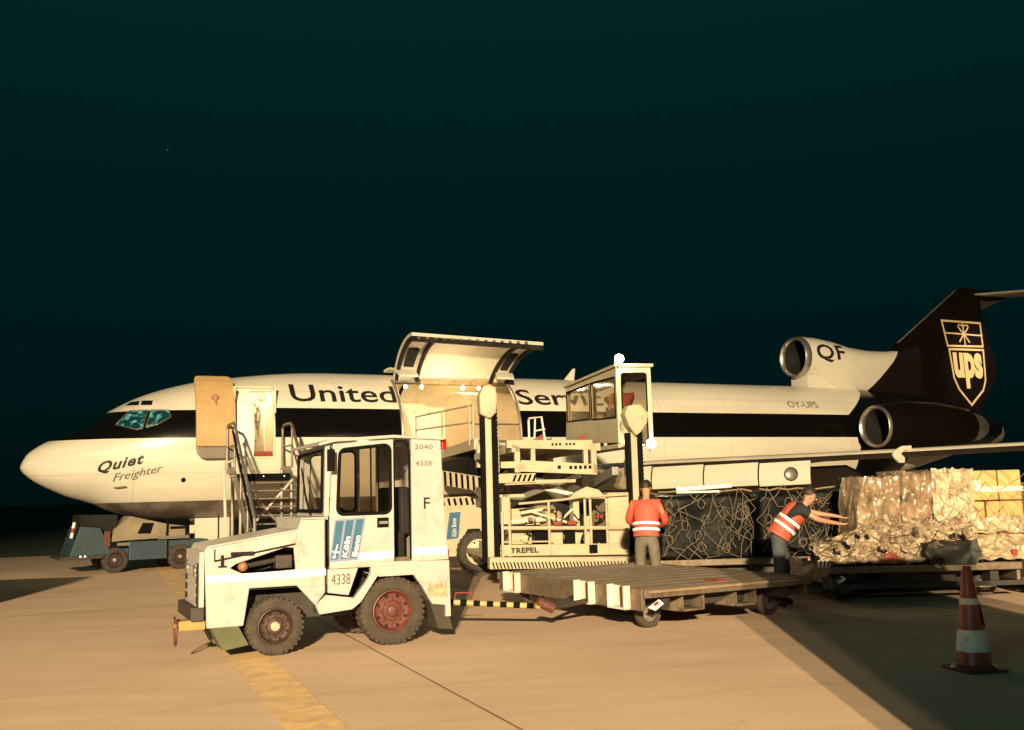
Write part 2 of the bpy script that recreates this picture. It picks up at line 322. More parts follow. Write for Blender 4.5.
def fuselage_mat():
    m = bpy.data.materials.new('aircraft_livery_paint'); m.use_nodes = True; n = m.node_tree.nodes; L = m.node_tree.links; b = n['Principled BSDF']
    b.inputs['Roughness'].default_value = .33; b.inputs['Coat Weight'].default_value = .12; b.inputs['Coat Roughness'].default_value = .15; b.inputs['Specular IOR Level'].default_value = .35
    t = n.new('ShaderNodeTexCoord'); s = n.new('ShaderNodeSeparateXYZ'); L.new(t.outputs['Object'], s.inputs[0])
    def mt(op, a, c, cl=False):
        x = n.new('ShaderNodeMath'); x.operation = op; x.use_clamp = cl
        for i, v in enumerate((a, c)):
            if isinstance(v, (int, float)): x.inputs[i].default_value = v
            else: L.new(v, x.inputs[i])
        return x.outputs[0]
    x_, z_ = s.outputs['X'], s.outputs['Z']
    topz = mt('ADD', 3.93, mt('MULTIPLY', mt('GREATER_THAN', x_, 5), .06))
    stripe = mt('MULTIPLY', mt('GREATER_THAN', z_, 3.215), mt('LESS_THAN', z_, topz))
    nose = mt('MULTIPLY', mt('LESS_THAN', x_, 1.95), mt('GREATER_THAN', z_, 3.215))
    up = mt('MULTIPLY', mt('GREATER_THAN', z_, 3.98), mt('GREATER_THAN', x_, mt('ADD', 25.42, mt('MULTIPLY', mt('SUBTRACT', z_, 3.98), 1.6))))
    mid = mt('MULTIPLY', mt('LESS_THAN', z_, 3.985), mt('MULTIPLY', mt('GREATER_THAN', x_, mt('ADD', 25.45, mt('MULTIPLY', mt('SUBTRACT', 3.98, z_), .25))), mt('GREATER_THAN', z_, 3.0)))
    pod_shadow = mt('MULTIPLY', mt('GREATER_THAN', x_, 25.8), mt('MULTIPLY', mt('LESS_THAN', x_, 28.5), mt('LESS_THAN', z_, 3.01)))  # engine pod's shadow painted dark on the lower rear fuselage
    dark = mt('MAXIMUM', mt('MAXIMUM', stripe, nose), mt('MAXIMUM', up, mt('MAXIMUM', mid, pod_shadow)))
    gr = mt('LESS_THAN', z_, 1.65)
    no = n.new('ShaderNodeTexNoise'); no.inputs['Scale'].default_value = .8; no.inputs['Detail'].default_value = 7
    mp = n.new('ShaderNodeMapping'); mp.inputs['Scale'].default_value = (.35, 1, 2.5); L.new(t.outputs['Object'], mp.inputs[0]); L.new(mp.outputs[0], no.inputs['Vector'])
    r = n.new('ShaderNodeValToRGB'); r.color_ramp.elements[0].position = .35; r.color_ramp.elements[1].position = .65
    r.color_ramp.elements[0].color = (.64, .60, .50, 1); r.color_ramp.elements[1].color = (.76, .72, .61, 1); L.new(no.outputs['Fac'], r.inputs[0])
    # panel seams: fine lines every 1.27 m
    seam = mt('LESS_THAN', mt('FRACT', mt('DIVIDE', x_, 2.54), 0), .006); seamc = n.new('ShaderNodeMix'); seamc.data_type = 'RGBA'; hz_ = mt('MAXIMUM', mt('LESS_THAN', mt('ABSOLUTE', mt('SUBTRACT', z_, 4.45), 0), .006), mt('LESS_THAN', mt('ABSOLUTE', mt('SUBTRACT', z_, 2.35), 0), .006)); riv = mt('MULTIPLY', mt('LESS_THAN', mt('FRACT', mt('MULTIPLY', x_, 12), 0), .3), mt('MULTIPLY', mt('LESS_THAN', mt('FRACT', mt('MULTIPLY', z_, 1.9), 0), .02), .35)); L.new(mt('MAXIMUM', mt('MULTIPLY', mt('MAXIMUM', seam, hz_), .42), riv), seamc.inputs[0]); L.new(r.outputs[0], seamc.inputs[6]); seamc.inputs[7].default_value = (.25, .2, .14, 1)
    def mix(f, a, c):
        k = n.new('ShaderNodeMix'); k.data_type = 'RGBA'; L.new(f, k.inputs[0]); L.new(a, k.inputs[6])
        if isinstance(c, tuple): k.inputs[7].default_value = (*c, 1)
        else: L.new(c, k.inputs[7])
        return k.outputs[2]
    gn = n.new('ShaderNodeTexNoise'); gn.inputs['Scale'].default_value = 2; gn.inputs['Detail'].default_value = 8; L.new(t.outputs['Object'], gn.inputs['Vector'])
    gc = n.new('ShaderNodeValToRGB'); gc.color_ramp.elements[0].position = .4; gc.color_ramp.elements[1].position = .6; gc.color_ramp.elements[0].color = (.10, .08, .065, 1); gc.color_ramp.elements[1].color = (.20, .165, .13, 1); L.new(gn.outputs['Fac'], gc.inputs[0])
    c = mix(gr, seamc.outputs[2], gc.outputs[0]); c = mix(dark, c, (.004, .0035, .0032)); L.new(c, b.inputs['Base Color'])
    L.new(mt('ADD', .3, mt('MULTIPLY', dark, -.12)), b.inputs['Roughness'])
    return m
M['livery'] = fuselage_mat()
CD = (9.37, 12.87, 2.90, 4.86); PD = (4.93, 5.88, 2.70, 4.50)      # cargo door and crew door openings
def zt(z): return math.degrees(math.acos((z - 3.24) / 1.88)) if z > 3.24 else 90 + math.degrees(math.asin((3.24 - z) / 2.12))
brk = sorted([0, 180] + [zt(z) for z in (4.86, 4.50, 2.90, 2.70)])
angs = []
for a, b in zip(brk, brk[1:]):
    k = max(1, round((b - a) / 5)); angs += [a + (b - a) * i / k for i in range(k)]
angs += [180]; full = angs + [360 - a for a in reversed(angs[1:-1])]
stn = sorted(set([round(x, 3) for x in Sg] + [round(.1 * i, 3) for i in range(1, 12)] + [round(.25 * i + 1.2, 3) for i in range(0, 24)] + [8, 8.7] + list(CD[:2]) + list(PD[:2]) + [10.2, 11.1, 12] + list(range(14, 35))))
stn = [x for i, x in enumerate(stn) if i == 0 or x - stn[i - 1] > .012]
def ringpt(s, th, k=1.0):
    t = R(th); zc = ip(s, ZC); hw = ip(s, HW) * k; c = math.cos(t)
    h = (ip(s, TOP) - zc) if c > 0 else (zc - ip(s, BOT))
    if s < 6.5: h = max(h, .003)
    return Vector((s, -hw * math.sin(t), zc + h * k * c))
bm = new(); rings = []
for s in stn: rings.append([bm.verts.new(ringpt(s, th)) for th in full])
nv = len(full); faces = []
for i in range(len(stn) - 1):
    sm = (stn[i] + stn[i + 1]) / 2
    for k in range(nv):
        a0 = full[k]; a1 = full[k + 1] if k + 1 < nv else 360; am = (a0 + a1) / 2
        hole = False
        for (s0, s1, z0, z1) in (CD, PD):
            if s0 < sm < s1 and zt(z1) - .1 < am < zt(z0) + .1: hole = True
        q = (rings[i][k], rings[i][(k + 1) % nv], rings[i + 1][(k + 1) % nv], rings[i + 1][k])
        if not hole: bm.faces.new(q)
bm.faces.new(rings[-1])
bt = bm.copy(); full_bvh = None
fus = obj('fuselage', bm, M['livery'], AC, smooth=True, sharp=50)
# projection tree with no openings
bt.free(); bt = bmesh.new(); rr_ = [[bt.verts.new(ringpt(s, th)) for th in full] for s in stn]
for i in range(len(stn) - 1):
    for k in range(nv): bt.faces.new((rr_[i][k], rr_[i][(k + 1) % nv], rr_[i + 1][(k + 1) % nv], rr_[i + 1][k]))
TREE = BVHTree.FromBMesh(bt); bt.free()
def onfus(x, z, off=.012, tree=None):
    h = (tree or TREE).ray_cast(Vector((x, -8, z)), Vector((0, 1, 0)))
    y = h[0].y if h[0] else -1.0
    return Vector((x, y - off, z))
def fpatch(bm, x0, x1, z0, z1, o0, o1, nxn=10, nzn=12, mi=0):
    """curved slab following the fuselage side"""
    A = [[bm.verts.new(onfus(x0 + (x1 - x0) * i / nxn, z0 + (z1 - z0) * j / nzn, o0)) for j in range(nzn + 1)] for i in range(nxn + 1)]
    B = [[bm.verts.new(onfus(x0 + (x1 - x0) * i / nxn, z0 + (z1 - z0) * j / nzn, o1)) for j in range(nzn + 1)] for i in range(nxn + 1)]
    for i in range(nxn):
        for j in range(nzn):
            bm.faces.new((A[i][j], A[i + 1][j], A[i + 1][j + 1], A[i][j + 1])).material_index = mi
            bm.faces.new((B[i][j], B[i][j + 1], B[i + 1][j + 1], B[i + 1][j])).material_index = mi
    for i in range(nxn):
        for j in (0, nzn): bm.faces.new((A[i][j], A[i + 1][j], B[i + 1][j], B[i][j])).material_index = mi
    for j in range(nzn):
        for i in (0, nxn): bm.faces.new((A[i][j], A[i][j + 1], B[i][j + 1], B[i][j])).material_index = mi
# lettering on the fuselage
text('lettering', 'United', lambda x, z: onfus(6.37 + x, 4.17 + z), M['letter'], AC, 2.90, .50, bold=.012, cuts=3)
text('lettering', 'Service', lambda x, z: onfus(12.98 + x, 4.17 + z), M['letter'], AC, 3.42, .49, bold=.012, cuts=3)
text('lettering', 'OY-UPS', lambda x, z: onfus(22.95 + x, 4.22 + z), M['worn_letter'], AC, 1.28, .22, cuts=2)
text('lettering', 'Quiet', lambda x, z: onfus(1.73 + x, 2.33 + .21 * x + z), M['letter'], AC, 1.04, .31, bold=.03, shear=.3, cuts=2, spacing=1.12)
text('lettering', 'Freighter', lambda x, z: onfus(2.08 + x, 2.10 + .20 * x + z), M['worn_letter'], AC, 1.12, .25, shear=.3, cuts=2)
# cockpit glazing
W = [[(2.12, 3.58), (2.44, 3.93), (2.86, 3.94), (2.72, 3.47), (2.57, 3.44)], [(2.93, 3.94), (3.34, 3.93), (3.38, 3.75), (3.08, 3.57), (2.80, 3.50)]]
def poly_on(bm, q, o0, o1, mi=0, sub=3):
    tmp = bmesh.new(); tmp.faces.new([tmp.verts.new((x, 0, z)) for x, z in q]); bmesh.ops.triangulate(tmp, faces=tmp.faces)
    for _ in range(sub): bmesh.ops.subdivide_edges(tmp, edges=[e for e in tmp.edges if e.calc_length() > .08], cuts=1); bmesh.ops.triangulate(tmp, faces=tmp.faces)
    r = bmesh.ops.solidify(tmp, geom=tmp.faces[:], thickness=0) if False else None
    tmp.verts.index_update(); A = [bm.verts.new(onfus(v.co.x, v.co.z, o0)) for v in tmp.verts]
    for f in tmp.faces: bm.faces.new([A[v.index] for v in f.verts]).material_index = mi
    tmp.free()
def mat_cockpit():
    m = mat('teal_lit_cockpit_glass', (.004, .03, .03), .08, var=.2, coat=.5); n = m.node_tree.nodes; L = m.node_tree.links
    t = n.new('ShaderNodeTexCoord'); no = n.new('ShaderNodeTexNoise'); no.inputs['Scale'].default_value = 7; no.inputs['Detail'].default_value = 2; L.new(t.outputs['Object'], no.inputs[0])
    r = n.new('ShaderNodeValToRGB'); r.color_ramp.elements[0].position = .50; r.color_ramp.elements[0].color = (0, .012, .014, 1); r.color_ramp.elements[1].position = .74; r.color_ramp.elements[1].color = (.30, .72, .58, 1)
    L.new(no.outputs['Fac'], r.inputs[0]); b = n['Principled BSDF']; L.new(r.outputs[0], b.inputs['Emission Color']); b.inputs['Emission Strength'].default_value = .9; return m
M['cockpit'] = mat_cockpit()
for q in W:
    bm = new(); poly_on(bm, q, .02, 0); wo = obj('cockpit_window', bm, M['cockpit'], AC, smooth=True)
    bm = new()
    for i in range(len(q)):
        a, b = q[i], q[(i + 1) % len(q)]
        tube(bm, [onfus(a[0] + (b[0] - a[0]) * k / 4, a[1] + (b[1] - a[1]) * k / 4, .02) for k in range(5)], .017, 6)
    obj('window_frame', bm, M['alu'], wo)
for q in ([(2.36, 4.10), (2.50, 4.20), (2.70, 4.22), (2.66, 4.09)], [(2.71, 4.09), (2.75, 4.22), (3.0, 4.21), (2.96, 4.08)]):
    bm = new(); poly_on(bm, q, .014, 0, sub=2); obj('eyebrow_window', bm, M['black'], AC)
bm = new(); tube(bm, [onfus(2.12, 2.02, 0), onfus(2.16, 2.02, .10), onfus(2.38, 2.04, .10)], .02, 6); obj('pitot_probe', bm, M['steel'], AC)
bm = new(); poly_on(bm, [(3.70 + .06 * math.cos(a), 2.17 + .06 * math.sin(a)) for a in [R(45 * i) for i in range(8)]], .012, 0, sub=1); obj('port_cap', bm, M['black'], AC)
# crew door: opening with lit interior, frame, bright white jamb panel, open slab forward of it
bm = new(); s0, s1, z0, z1 = PD
box(bm, s0 - .1, s1 + .1, -.5, -.45, z0 - .05, z1 + .05, 0)                                  # galley wall
box(bm, s0 - .06, s0 - .02, -1.75, -.5, z0 - .05, z1 + .03, 0); box(bm, s1 + .02, s1 + .06, -1.75, -.5, z0 - .05, z1 + .03, 0)
box(bm, s0 - .06, s1 + .06, -1.72, -.5, z0 - .08, z0 - .03, 1); box(bm, s0 - .06, s1 + .06, -1.3, -.5, z1 + .04, z1 + .08, 0)
obj('door_vestibule', bm, [M['liner'], M['red']], AC)
bm = new(); fpatch(bm, s0 - .0, s0 + .44, z0 - .03, z1 + .02, -.02, .035, 3, 12); obj('door_jamb_panel', bm, mat('bright_white_panel', (.93, .92, .88), .4, var=.03), AC, bevel=.006)
bm = new()
for zz in (2.95, 3.12): box(bm, s0 + .46, s0 + .58, -.62, -.5, zz, zz + .12, 0)
box(bm, s0 + .45, s1 - .02, -1.74, -1.45, z0, z0 + .16, 0); obj('galley_item', bm, M['red'], AC, bevel=.01)
bm = new()
for p in (((s0 + .6, 4.3), (s0 + .75, 4.1), (s0 + .73, 3.7), (s0 + .8, 3.3)), ((s0 + .8, 4.4), (s0 + .84, 3.9), (s0 + .78, 3.5)), ((s0 + .50, 3.75), (s0 + .8, 3.72))):
    tube(bm, [(x, -.53, z) for x, z in p], .018, 6)
for x, z in ((s0 + .75, 4.1), (s0 + .7, 3.9), (s0 + .78, 3.55), (s0 + .7, 3.2), (s0 + .82, 4.3)): tube(bm, [(x, -.55, z), (x, -.62, z)], .035, 8)
obj('wall_fitting', bm, M['steel'], AC)
bm = new()
for a, b in (((s0, z0), (s1, z0)), ((s1, z0), (s1, z1)), ((s1, z1), (s0, z1)), ((s0, z1), (s0, z0))):
    tube(bm, [onfus(a[0] + (b[0] - a[0]) * k / 8, a[1] + (b[1] - a[1]) * k / 8, .0) for k in range(9)], .03, 6)
obj('door_frame', bm, M['liner'], AC)
bm = new()
dq = [(3.92, 4.70), (4.02, 4.79), (4.78, 4.80), (4.88, 4.70), (4.90, 2.98), (3.92, 2.98)]
def curved_plate(bm, q, o0, o1):
    def f(x, y, z): p = onfus(x, z, 0); return Vector((x, min(p.y, -1.15) * .55 - .82 - y, z))
    # split vertically for curvature
    zs = [min(p[1] for p in q) + (max(p[1] for p in q) - min(p[1] for p in q)) * i / 10 for i in range(11)]
    plate(bm, q, o0, o1, f=f)
def slab(bm, zlist, xl, xr, o0, o1):
    rows = []
    for z, a, b in zip(zlist, xl, xr):
        y = onfus(4.9, z, 0).y * .6 - .78
        rows.append([bm.verts.new((a, y - o0, z)), bm.verts.new((b, y - o0, z)), bm.verts.new((b, y - o1, z)), bm.verts.new((a, y - o1, z))])
    for p, q in zip(rows, rows[1:]):
        for i in range(4): bm.faces.new((p[i], p[(i + 1) % 4], q[(i + 1) % 4], q[i]))
    bm.faces.new(rows[0]); bm.faces.new(rows[-1][::-1])
zl = [2.98 + 1.82 * i / 12 for i in range(13)]
slab(bm, zl + [4.83], [3.93] * 12 + [3.97, 4.05], [4.89] * 12 + [4.84, 4.76], .0, .16)
do = obj('crew_door', bm, M['amber'], AC, bevel=.02)
bm = new(); slab(bm, [2.68, 2.72, 2.80, 2.975], [4.15, 4.04, 3.97, 3.93], [4.82, 4.87, 4.89, 4.89], .02, .12); obj('lower_flap', bm, M['grey'], do, bevel=.02)
bm = new(); yy = onfus(4.4, 4.1, 0).y * .6 - .94
tube(bm, [(4.38, yy, 4.22), (4.38, yy - .07, 4.22)], .085, 14); tube(bm, [(4.46, yy - .05, 3.86), (4.46, yy - .09, 3.86)], .095, 14); tube(bm, [(4.20, yy - .03, 4.10), (4.46, yy - .06, 3.87)], .022, 6); tube(bm, [(4.38, yy - .05, 4.20), (4.46, yy - .06, 3.9)], .02, 6)
obj('door_handle', bm, M['rust'], do, smooth=True)
# cargo bay interior
bm = new(); c0, c1, cz0, cz1 = CD
ang2 = [20 + i * 5 for i in range(0, 65)]
L1 = []
for s in (8.6, 9.3, 10.4, 11.6, 13, 14.4):
    L1.append([bm.verts.new(Vector((s, -1.74 * math.sin(R(t)), 3.24 + 1.74 * math.cos(R(t)) * (1 if math.cos(R(t)) > 0 else .3)))) for t in [-28 - 4 * i for i in range(0, 18)][::-1] + [-24 + 4 * i for i in range(0, 14)]])
for a, b in zip(L1, L1[1:]):
    for k in range(len(a) - 1): bm.faces.new((a[k], a[k + 1], b[k + 1], b[k]))
obj('bay_lining', bm, M['liner'], AC, smooth=True)
bm = new(); box(bm, 8.6, 14.4, -1.78, 1.75, cz0 - .08, cz0 - .02); lathe(bm, [(.001, 8.55), (1.72, 8.55), (1.72, 8.6), (.001, 8.6)], Matrix.Translation((0, 0, 3.24)) @ Matrix.Rotation(R(-90), 4, 'Z'), 36)
obj('bay_floor', bm, M['cream'], AC)
bm = new()
for s in (9.0, 10.2): tube(bm, [(s, 1.70 * math.sin(R(t)) , 3.24 + 1.70 * math.cos(R(t))) for t in range(-10, 95, 6)], .05, 6)
obj('bay_frame', bm, M['black'], AC)
bm = new()
for s in (c0 - .03, c1 + .03):
    tube(bm, [onfus(s, cz0 + (cz1 - cz0) * (1 - (1 - i / 20) ** 1.6), .01) for i in range(21)], .045, 6)
tube(bm, [onfus(c0 + (c1 - c0) * i / 6, cz0, .01) for i in range(7)], .05, 6); tube(bm, [onfus(c0 + (c1 - c0) * i / 6, cz1, .01) for i in range(7)], .05, 6)
obj('cargo_door_frame', bm, M['grey'], AC, smooth=True)
# raised cargo door
hx = Vector((0, -.95, 4.90))
def rot(p, a):
    y, z = p.y - hx.y, p.z - hx.z; c, s = math.cos(a), math.sin(a); return Vector((p.x, hx.y + y * c - z * s, hx.z + y * s + z * c))
def arc(s, i, n_, rad):
    t = zt(cz1) + (zt(cz0) - 2 - zt(cz1)) * i / n_; return Vector((s, -rad * math.sin(R(t)), 3.24 + rad * math.cos(R(t))))
RA = R(-94)
bm = new(); NN = 18
def doorsheet(bm, xa, xb, r0, r1, i0=0, i1=None, mi=0):
    i1 = NN if i1 is None else i1; prev = None
    for i in range(i0, i1 + 1):
        q = [bm.verts.new(rot(arc(x, i, NN, r), RA)) for x, r in ((xa, r0), (xb, r0), (xb, r1), (xa, r1))]
        for v_ in q: v_.co.x += ((v_.co.x - c0) / (c1 - c0) - .12) * .42 * i / NN; v_.co.z -= .10 * (v_.co.x - c0) / (c1 - c0) * i / NN
        if prev:
            for k in range(4): bm.faces.new((prev[k], prev[(k + 1) % 4], q[(k + 1) % 4], q[k])).material_index = mi
        else: bm.faces.new(q).material_index = mi
        prev = q
    bm.faces.new(prev[::-1]).material_index = mi
doorsheet(bm, c0, c1, 1.89, 1.80)
cdoor = obj('cargo_door', bm, M['plane_white'], AC, smooth=True)
bm = new(); doorsheet(bm, c0 + .72, c1 - .62, 1.795, 1.765, 1, NN - 2); obj('inner_lining', bm, M['liner'], cdoor, smooth=True)
bm = new()
for a, b in ((c0 + .02, c0 + .10), (c0 + .62, c0 + .70), (c1 - .60, c1 - .52), (c1 - .1, c1 - .02)): doorsheet(bm, a, b, 1.795, 1.70)
for i in (NN - 1,): doorsheet(bm, c0, c1, 1.795, 1.66, i, NN)
obj('door_rib', bm, M['dark'], cdoor)
bm = new()
for a, b in ((c0 + .20, c0 + .48), (c1 - .40, c1 - .2)): doorsheet(bm, a, b, 1.797, 1.74, 4, 10)
obj('latch_box', bm, M['dark'], cdoor)
bm = new()
for k in range(14):
    xx = c0 + .12 + k * .245; pp = rot(arc(xx, NN, NN, 1.75), RA); tube(bm, [pp, pp + Vector((0, -.10, -.02))], .035, 6)
obj('door_latch', bm, M['railmetal'], cdoor)
for a in (c0 + .05, c1 - .5):
    bm = new(); prev = None
    for i in range(9):
        t = i / 8; y = -.62 - t * .95; z = 5.16 + .12 * math.sin(t * 2.2) - t * t * .32
        q = [bm.verts.new((x + .25 * (1 - t) * (1 if a > 10 else -.6) , y, z + d)) for x, d in ((a - .05, .03), (a + .5, .03), (a + .5, -.03), (a - .05, -.03))]
        if prev:
            for k in range(4): bm.faces.new((prev[k], prev[(k + 1) % 4], q[(k + 1) % 4], q[k]))
        else: bm.faces.new(q)
        prev = q
    bm.faces.new(prev); obj('hinge_fairing', bm, M['plane_white'], AC, smooth=True)
bm = new(); box(bm, c0 + .75, c1 - .65, -1.20, -1.08, 4.76, 4.90); obj('actuator_bar', bm, M['rust'], AC)
for s in (9.62, 10.1, 11.35, 11.85):
    bm = new(); bmesh.ops.create_uvsphere(bm, u_segments=12, v_segments=8, radius=.055, matrix=Matrix.Translation((s, -1.33, 4.66))); obj('door_lamp', bm, M['lamp2'], AC, smooth=True)
for s in (10.1, 12.0):
    l = bpy.data.lights.new('bay_light', 'AREA'); l.energy = 60; l.size = .9; l.color = (1, .78, .48); o = bpy.data.objects.new('bay_light', l); COL.objects.link(o); o.parent = AC; o.location = (s, -.1, 4.85)
l = bpy.data.lights.new('bay_light', 'POINT'); l.energy = 45; l.shadow_soft_size = .1; l.color = (1, .78, .48); o = bpy.data.objects.new('bay_light', l); COL.objects.link(o); o.parent = AC; o.location = (10.7, -1.9, 4.60)
l = bpy.data.lights.new('vestibule_light', 'POINT'); l.energy = 22; l.shadow_soft_size = .15; l.color = (1, .84, .55); o = bpy.data.objects.new('vestibule_light', l); COL.objects.link(o); o.parent = AC; o.location = (5.5, -1.05, 4.35)
# dorsal antenna
bm = new(); plate(bm, [(15.30, 5.08), (15.70, 5.08), (15.76, 5.50), (15.68, 5.50)], -.02, .02); obj('blade_antenna', bm, M['plane_white'], AC)
# fin, duct, shield
bm = new()
fin = [(28.6, 4.8), (29.3, 6.50), (29.75, 6.90), (33.0, 9.10), (33.3, 9.25), (34.3, 9.2), (34.25, 8.2), (34.86, 5.85), (33.5, 4.2)]
def finmap(x, y, z): 
    th = .28 * (1 - (z - 4.5) / 9); c = 1 - abs((x - 32) / 3.6) ** 2 * .6; return Vector((x, y * max(.06, th * c), z))
plate(bm, fin, -1, 1, f=finmap); obj('tail_fin', bm, M['brown'], AC)
bm = new(); tube(bm, [(29.75, 0, 6.88), (33.0, 0, 9.09), (33.4, 0, 9.24)], [.05, .035, .02], 8); obj('fin_leading_edge', bm, M['grey'], AC, smooth=True)
FY = -.24
def fi(x, z, off=.0): return Vector((x, -abs(finmap(x, 1, z).y) - .012 - off, z))
def lines(bm, pts, wd):
    for a, b in zip(pts, pts[1:]):
        a = Vector((a[0], a[1])); b = Vector((b[0], b[1])); d = (b - a).normalized(); s = Vector((-d.y, d.x)) * wd / 2; a2 = a - d * wd / 2; b2 = b + d * wd / 2
        q = [a2 - s, b2 - s, b2 + s, a2 + s]; bm.faces.new([bm.verts.new(fi(p.x, p.y, .004)) for p in q]); bm.faces.new([bm.verts.new(fi(p.x, p.y, .012)) for p in q])
M['logo'] = mat('pale_yellow_emblem', (.70, .56, .28), .5, var=.05)
bm = new()
lines(bm, [(31.93, 7.84), (34.08, 7.84), (34.10, 6.90), (32.12, 6.85), (31.93, 7.84)], .075)
lines(bm, [(32.03, 7.36), (34.08, 7.34)], .06); lines(bm, [(33.06, 7.82), (33.10, 6.90)], .06)
for sx in (-1, 1):
    lines(bm, [(33.08 + sx * (.03 + .26 * math.sin(t * math.pi) * (1 if t < .5 else .9)), 7.38 + .34 * math.sin(t * 2.1)) for t in [i / 7 for i in range(8)]], .05)
    lines(bm, [(33.08, 7.36), (33.08 + sx * .27, 7.05)], .06)
lines(bm, [(32.18, 6.72), (34.10, 6.76), (34.05, 5.55), (33.85, 5.15), (33.10, 4.56), (32.50, 5.15), (32.28, 5.6), (32.18, 6.72)], .08)
obj('shield_emblem', bm, M['logo'], AC)
# p u s lettering in the shield, stroke-built
def fat(name, f, sz): text(name, 'ups', f, M['logo'], AC, 1.62, 1.42, bold=.045)
fat('emblem_lettering', lambda x, z: fi(32.34 + x, 5.20 + z, .006), 1)
# horizontal stabiliser
bm = new()
for sd in (-1, 1):
    pr = []
    for t in (0, 1):
        l = t * 5.4; xl = 33.75 + l * .72; ch = 2.2 - 1.3 * t
        pr.append([bm.verts.new((xl + a * ch, sd * l, 9.0 + b * .6 * (1 - .4 * t) - .035 * l)) for a, b in ((0, 0), (.04, .06), (.3, .11), (1, 0), (.3, -.09), (.04, -.05))])
    for k in range(6): bm.faces.new((pr[0][k], pr[0][(k + 1) % 6], pr[1][(k + 1) % 6], pr[1][k]))
    bm.faces.new(pr[0]); bm.faces.new(pr[1][::-1])
obj('horizontal_stabiliser', bm, M['plane_white'], AC, smooth=True)
bm = new(); Ms = Matrix.Translation((33.3, 0, 9.02)) @ Matrix.Rotation(R(-90), 4, 'Z'); lathe(bm, [(.01, 0), (.12, .25), (.2, .8), (.22, 1.6), (.12, 2.4), (.01, 2.8)], Ms, 16); obj('tail_bullet', bm, M['brown'], AC, smooth=True)
# centre engine intake and fairing
bm = new(); Mi = Matrix.Translation((24.62, 0, 6.17)) @ Matrix.Rotation(R(-90), 4, 'Z')
lathe(bm, [(.60, .16), (.62, .08), (.65, .03), (.69, 0), (.725, .06), (.745, .2), (.745, .27)], Mi, 40); ring = obj('intake_lip', bm, M['alu'], AC, smooth=True)
bm = new(); lathe(bm, [(.60, .15), (.58, 1.4)], Mi, 32); lathe(bm, [(.01, 1.3), (.59, 1.31)], Mi, 32); obj('intake_duct', bm, M['dark'], AC, smooth=True)
bm = new(); secs = []
SP = [(24.86, .75, 6.17, .75, 5.42), (25.5, .755, 6.16, .74, 5.3), (26.2, .74, 6.08, .73, 5.0), (27.0, .70, 5.95, .68, 4.9), (28.0, .60, 5.90, .63, 4.8), (29.0, .48, 5.95, .58, 4.8), (29.8, .36, 6.05, .58, 4.8), (30.6, .28, 6.2, .75, 4.8)]
for s, hw, zc, h, zb in SP:
    ringv = []
    for k in range(28):
        t = 2 * math.pi * k / 28; y = -hw * math.sin(t); z = zc + h * math.cos(t)
        if math.cos(t) < 0: z = zc + (zc - zb) * math.cos(t); y = -hw * math.copysign(abs(math.sin(t)) ** (.5 if zb < 5.3 else 1), math.sin(t))
        ringv.append(bm.verts.new((s, y, z)))
    secs.append(ringv)
for a, b in zip(secs, secs[1:]):
    for k in range(28): bm.faces.new((a[k], a[(k + 1) % 28], b[(k + 1) % 28], b[k]))
def fair_mat():
    m = M['plane_white'].copy(); m.name = 'duct_fairing_paint'; n = m.node_tree.nodes; L = m.node_tree.links; b = n['Principled BSDF']
    t = n.new('ShaderNodeTexCoord'); s = n.new('ShaderNodeSeparateXYZ'); L.new(t.outputs['Object'], s.inputs[0])
    a = n.new('ShaderNodeMath'); a.operation = 'MULTIPLY_ADD'; L.new(s.outputs['Z'], a.inputs[0]); a.inputs[1].default_value = -1.25; a.inputs[2].default_value = 0
    c = n.new('ShaderNodeMath'); c.operation = 'ADD'; L.new(a.outputs[0], c.inputs[0]); L.new(s.outputs['X'], c.inputs[1])
    g_ = n.new('ShaderNodeMath'); g_.operation = 'GREATER_THAN'; L.new(c.outputs[0], g_.inputs[0]); g_.inputs[1].default_value = 21.35
    old = b.inputs['Base Color'].links[0].from_socket; mx = n.new('ShaderNodeMix'); mx.data_type = 'RGBA'; L.new(g_.outputs[0], mx.inputs[0]); L.new(old, mx.inputs[6]); mx.inputs[7].default_value = (.010, .0075, .0065, 1); L.new(mx.outputs[2], b.inputs['Base Color']); return m
bt = bm.copy(); FT = BVHTree.FromBMesh(bt); bt.free()
obj('engine_fairing', bm, fair_mat(), AC, smooth=True, sharp=60)
bm = new(); plate(bm, [(24.86, 5.0), (26.5, 4.9), (26.5, 5.6), (24.86, 5.48)], -.42, .42); obj('fairing_pylon', bm, M['plane_white'], AC)
text('lettering', 'QF', lambda x, z: onfus(25.08 + x, 5.93 + z, .012, FT), M['letter'], AC, 1.35, .66, bold=.02, cuts=3, spacing=1.1)
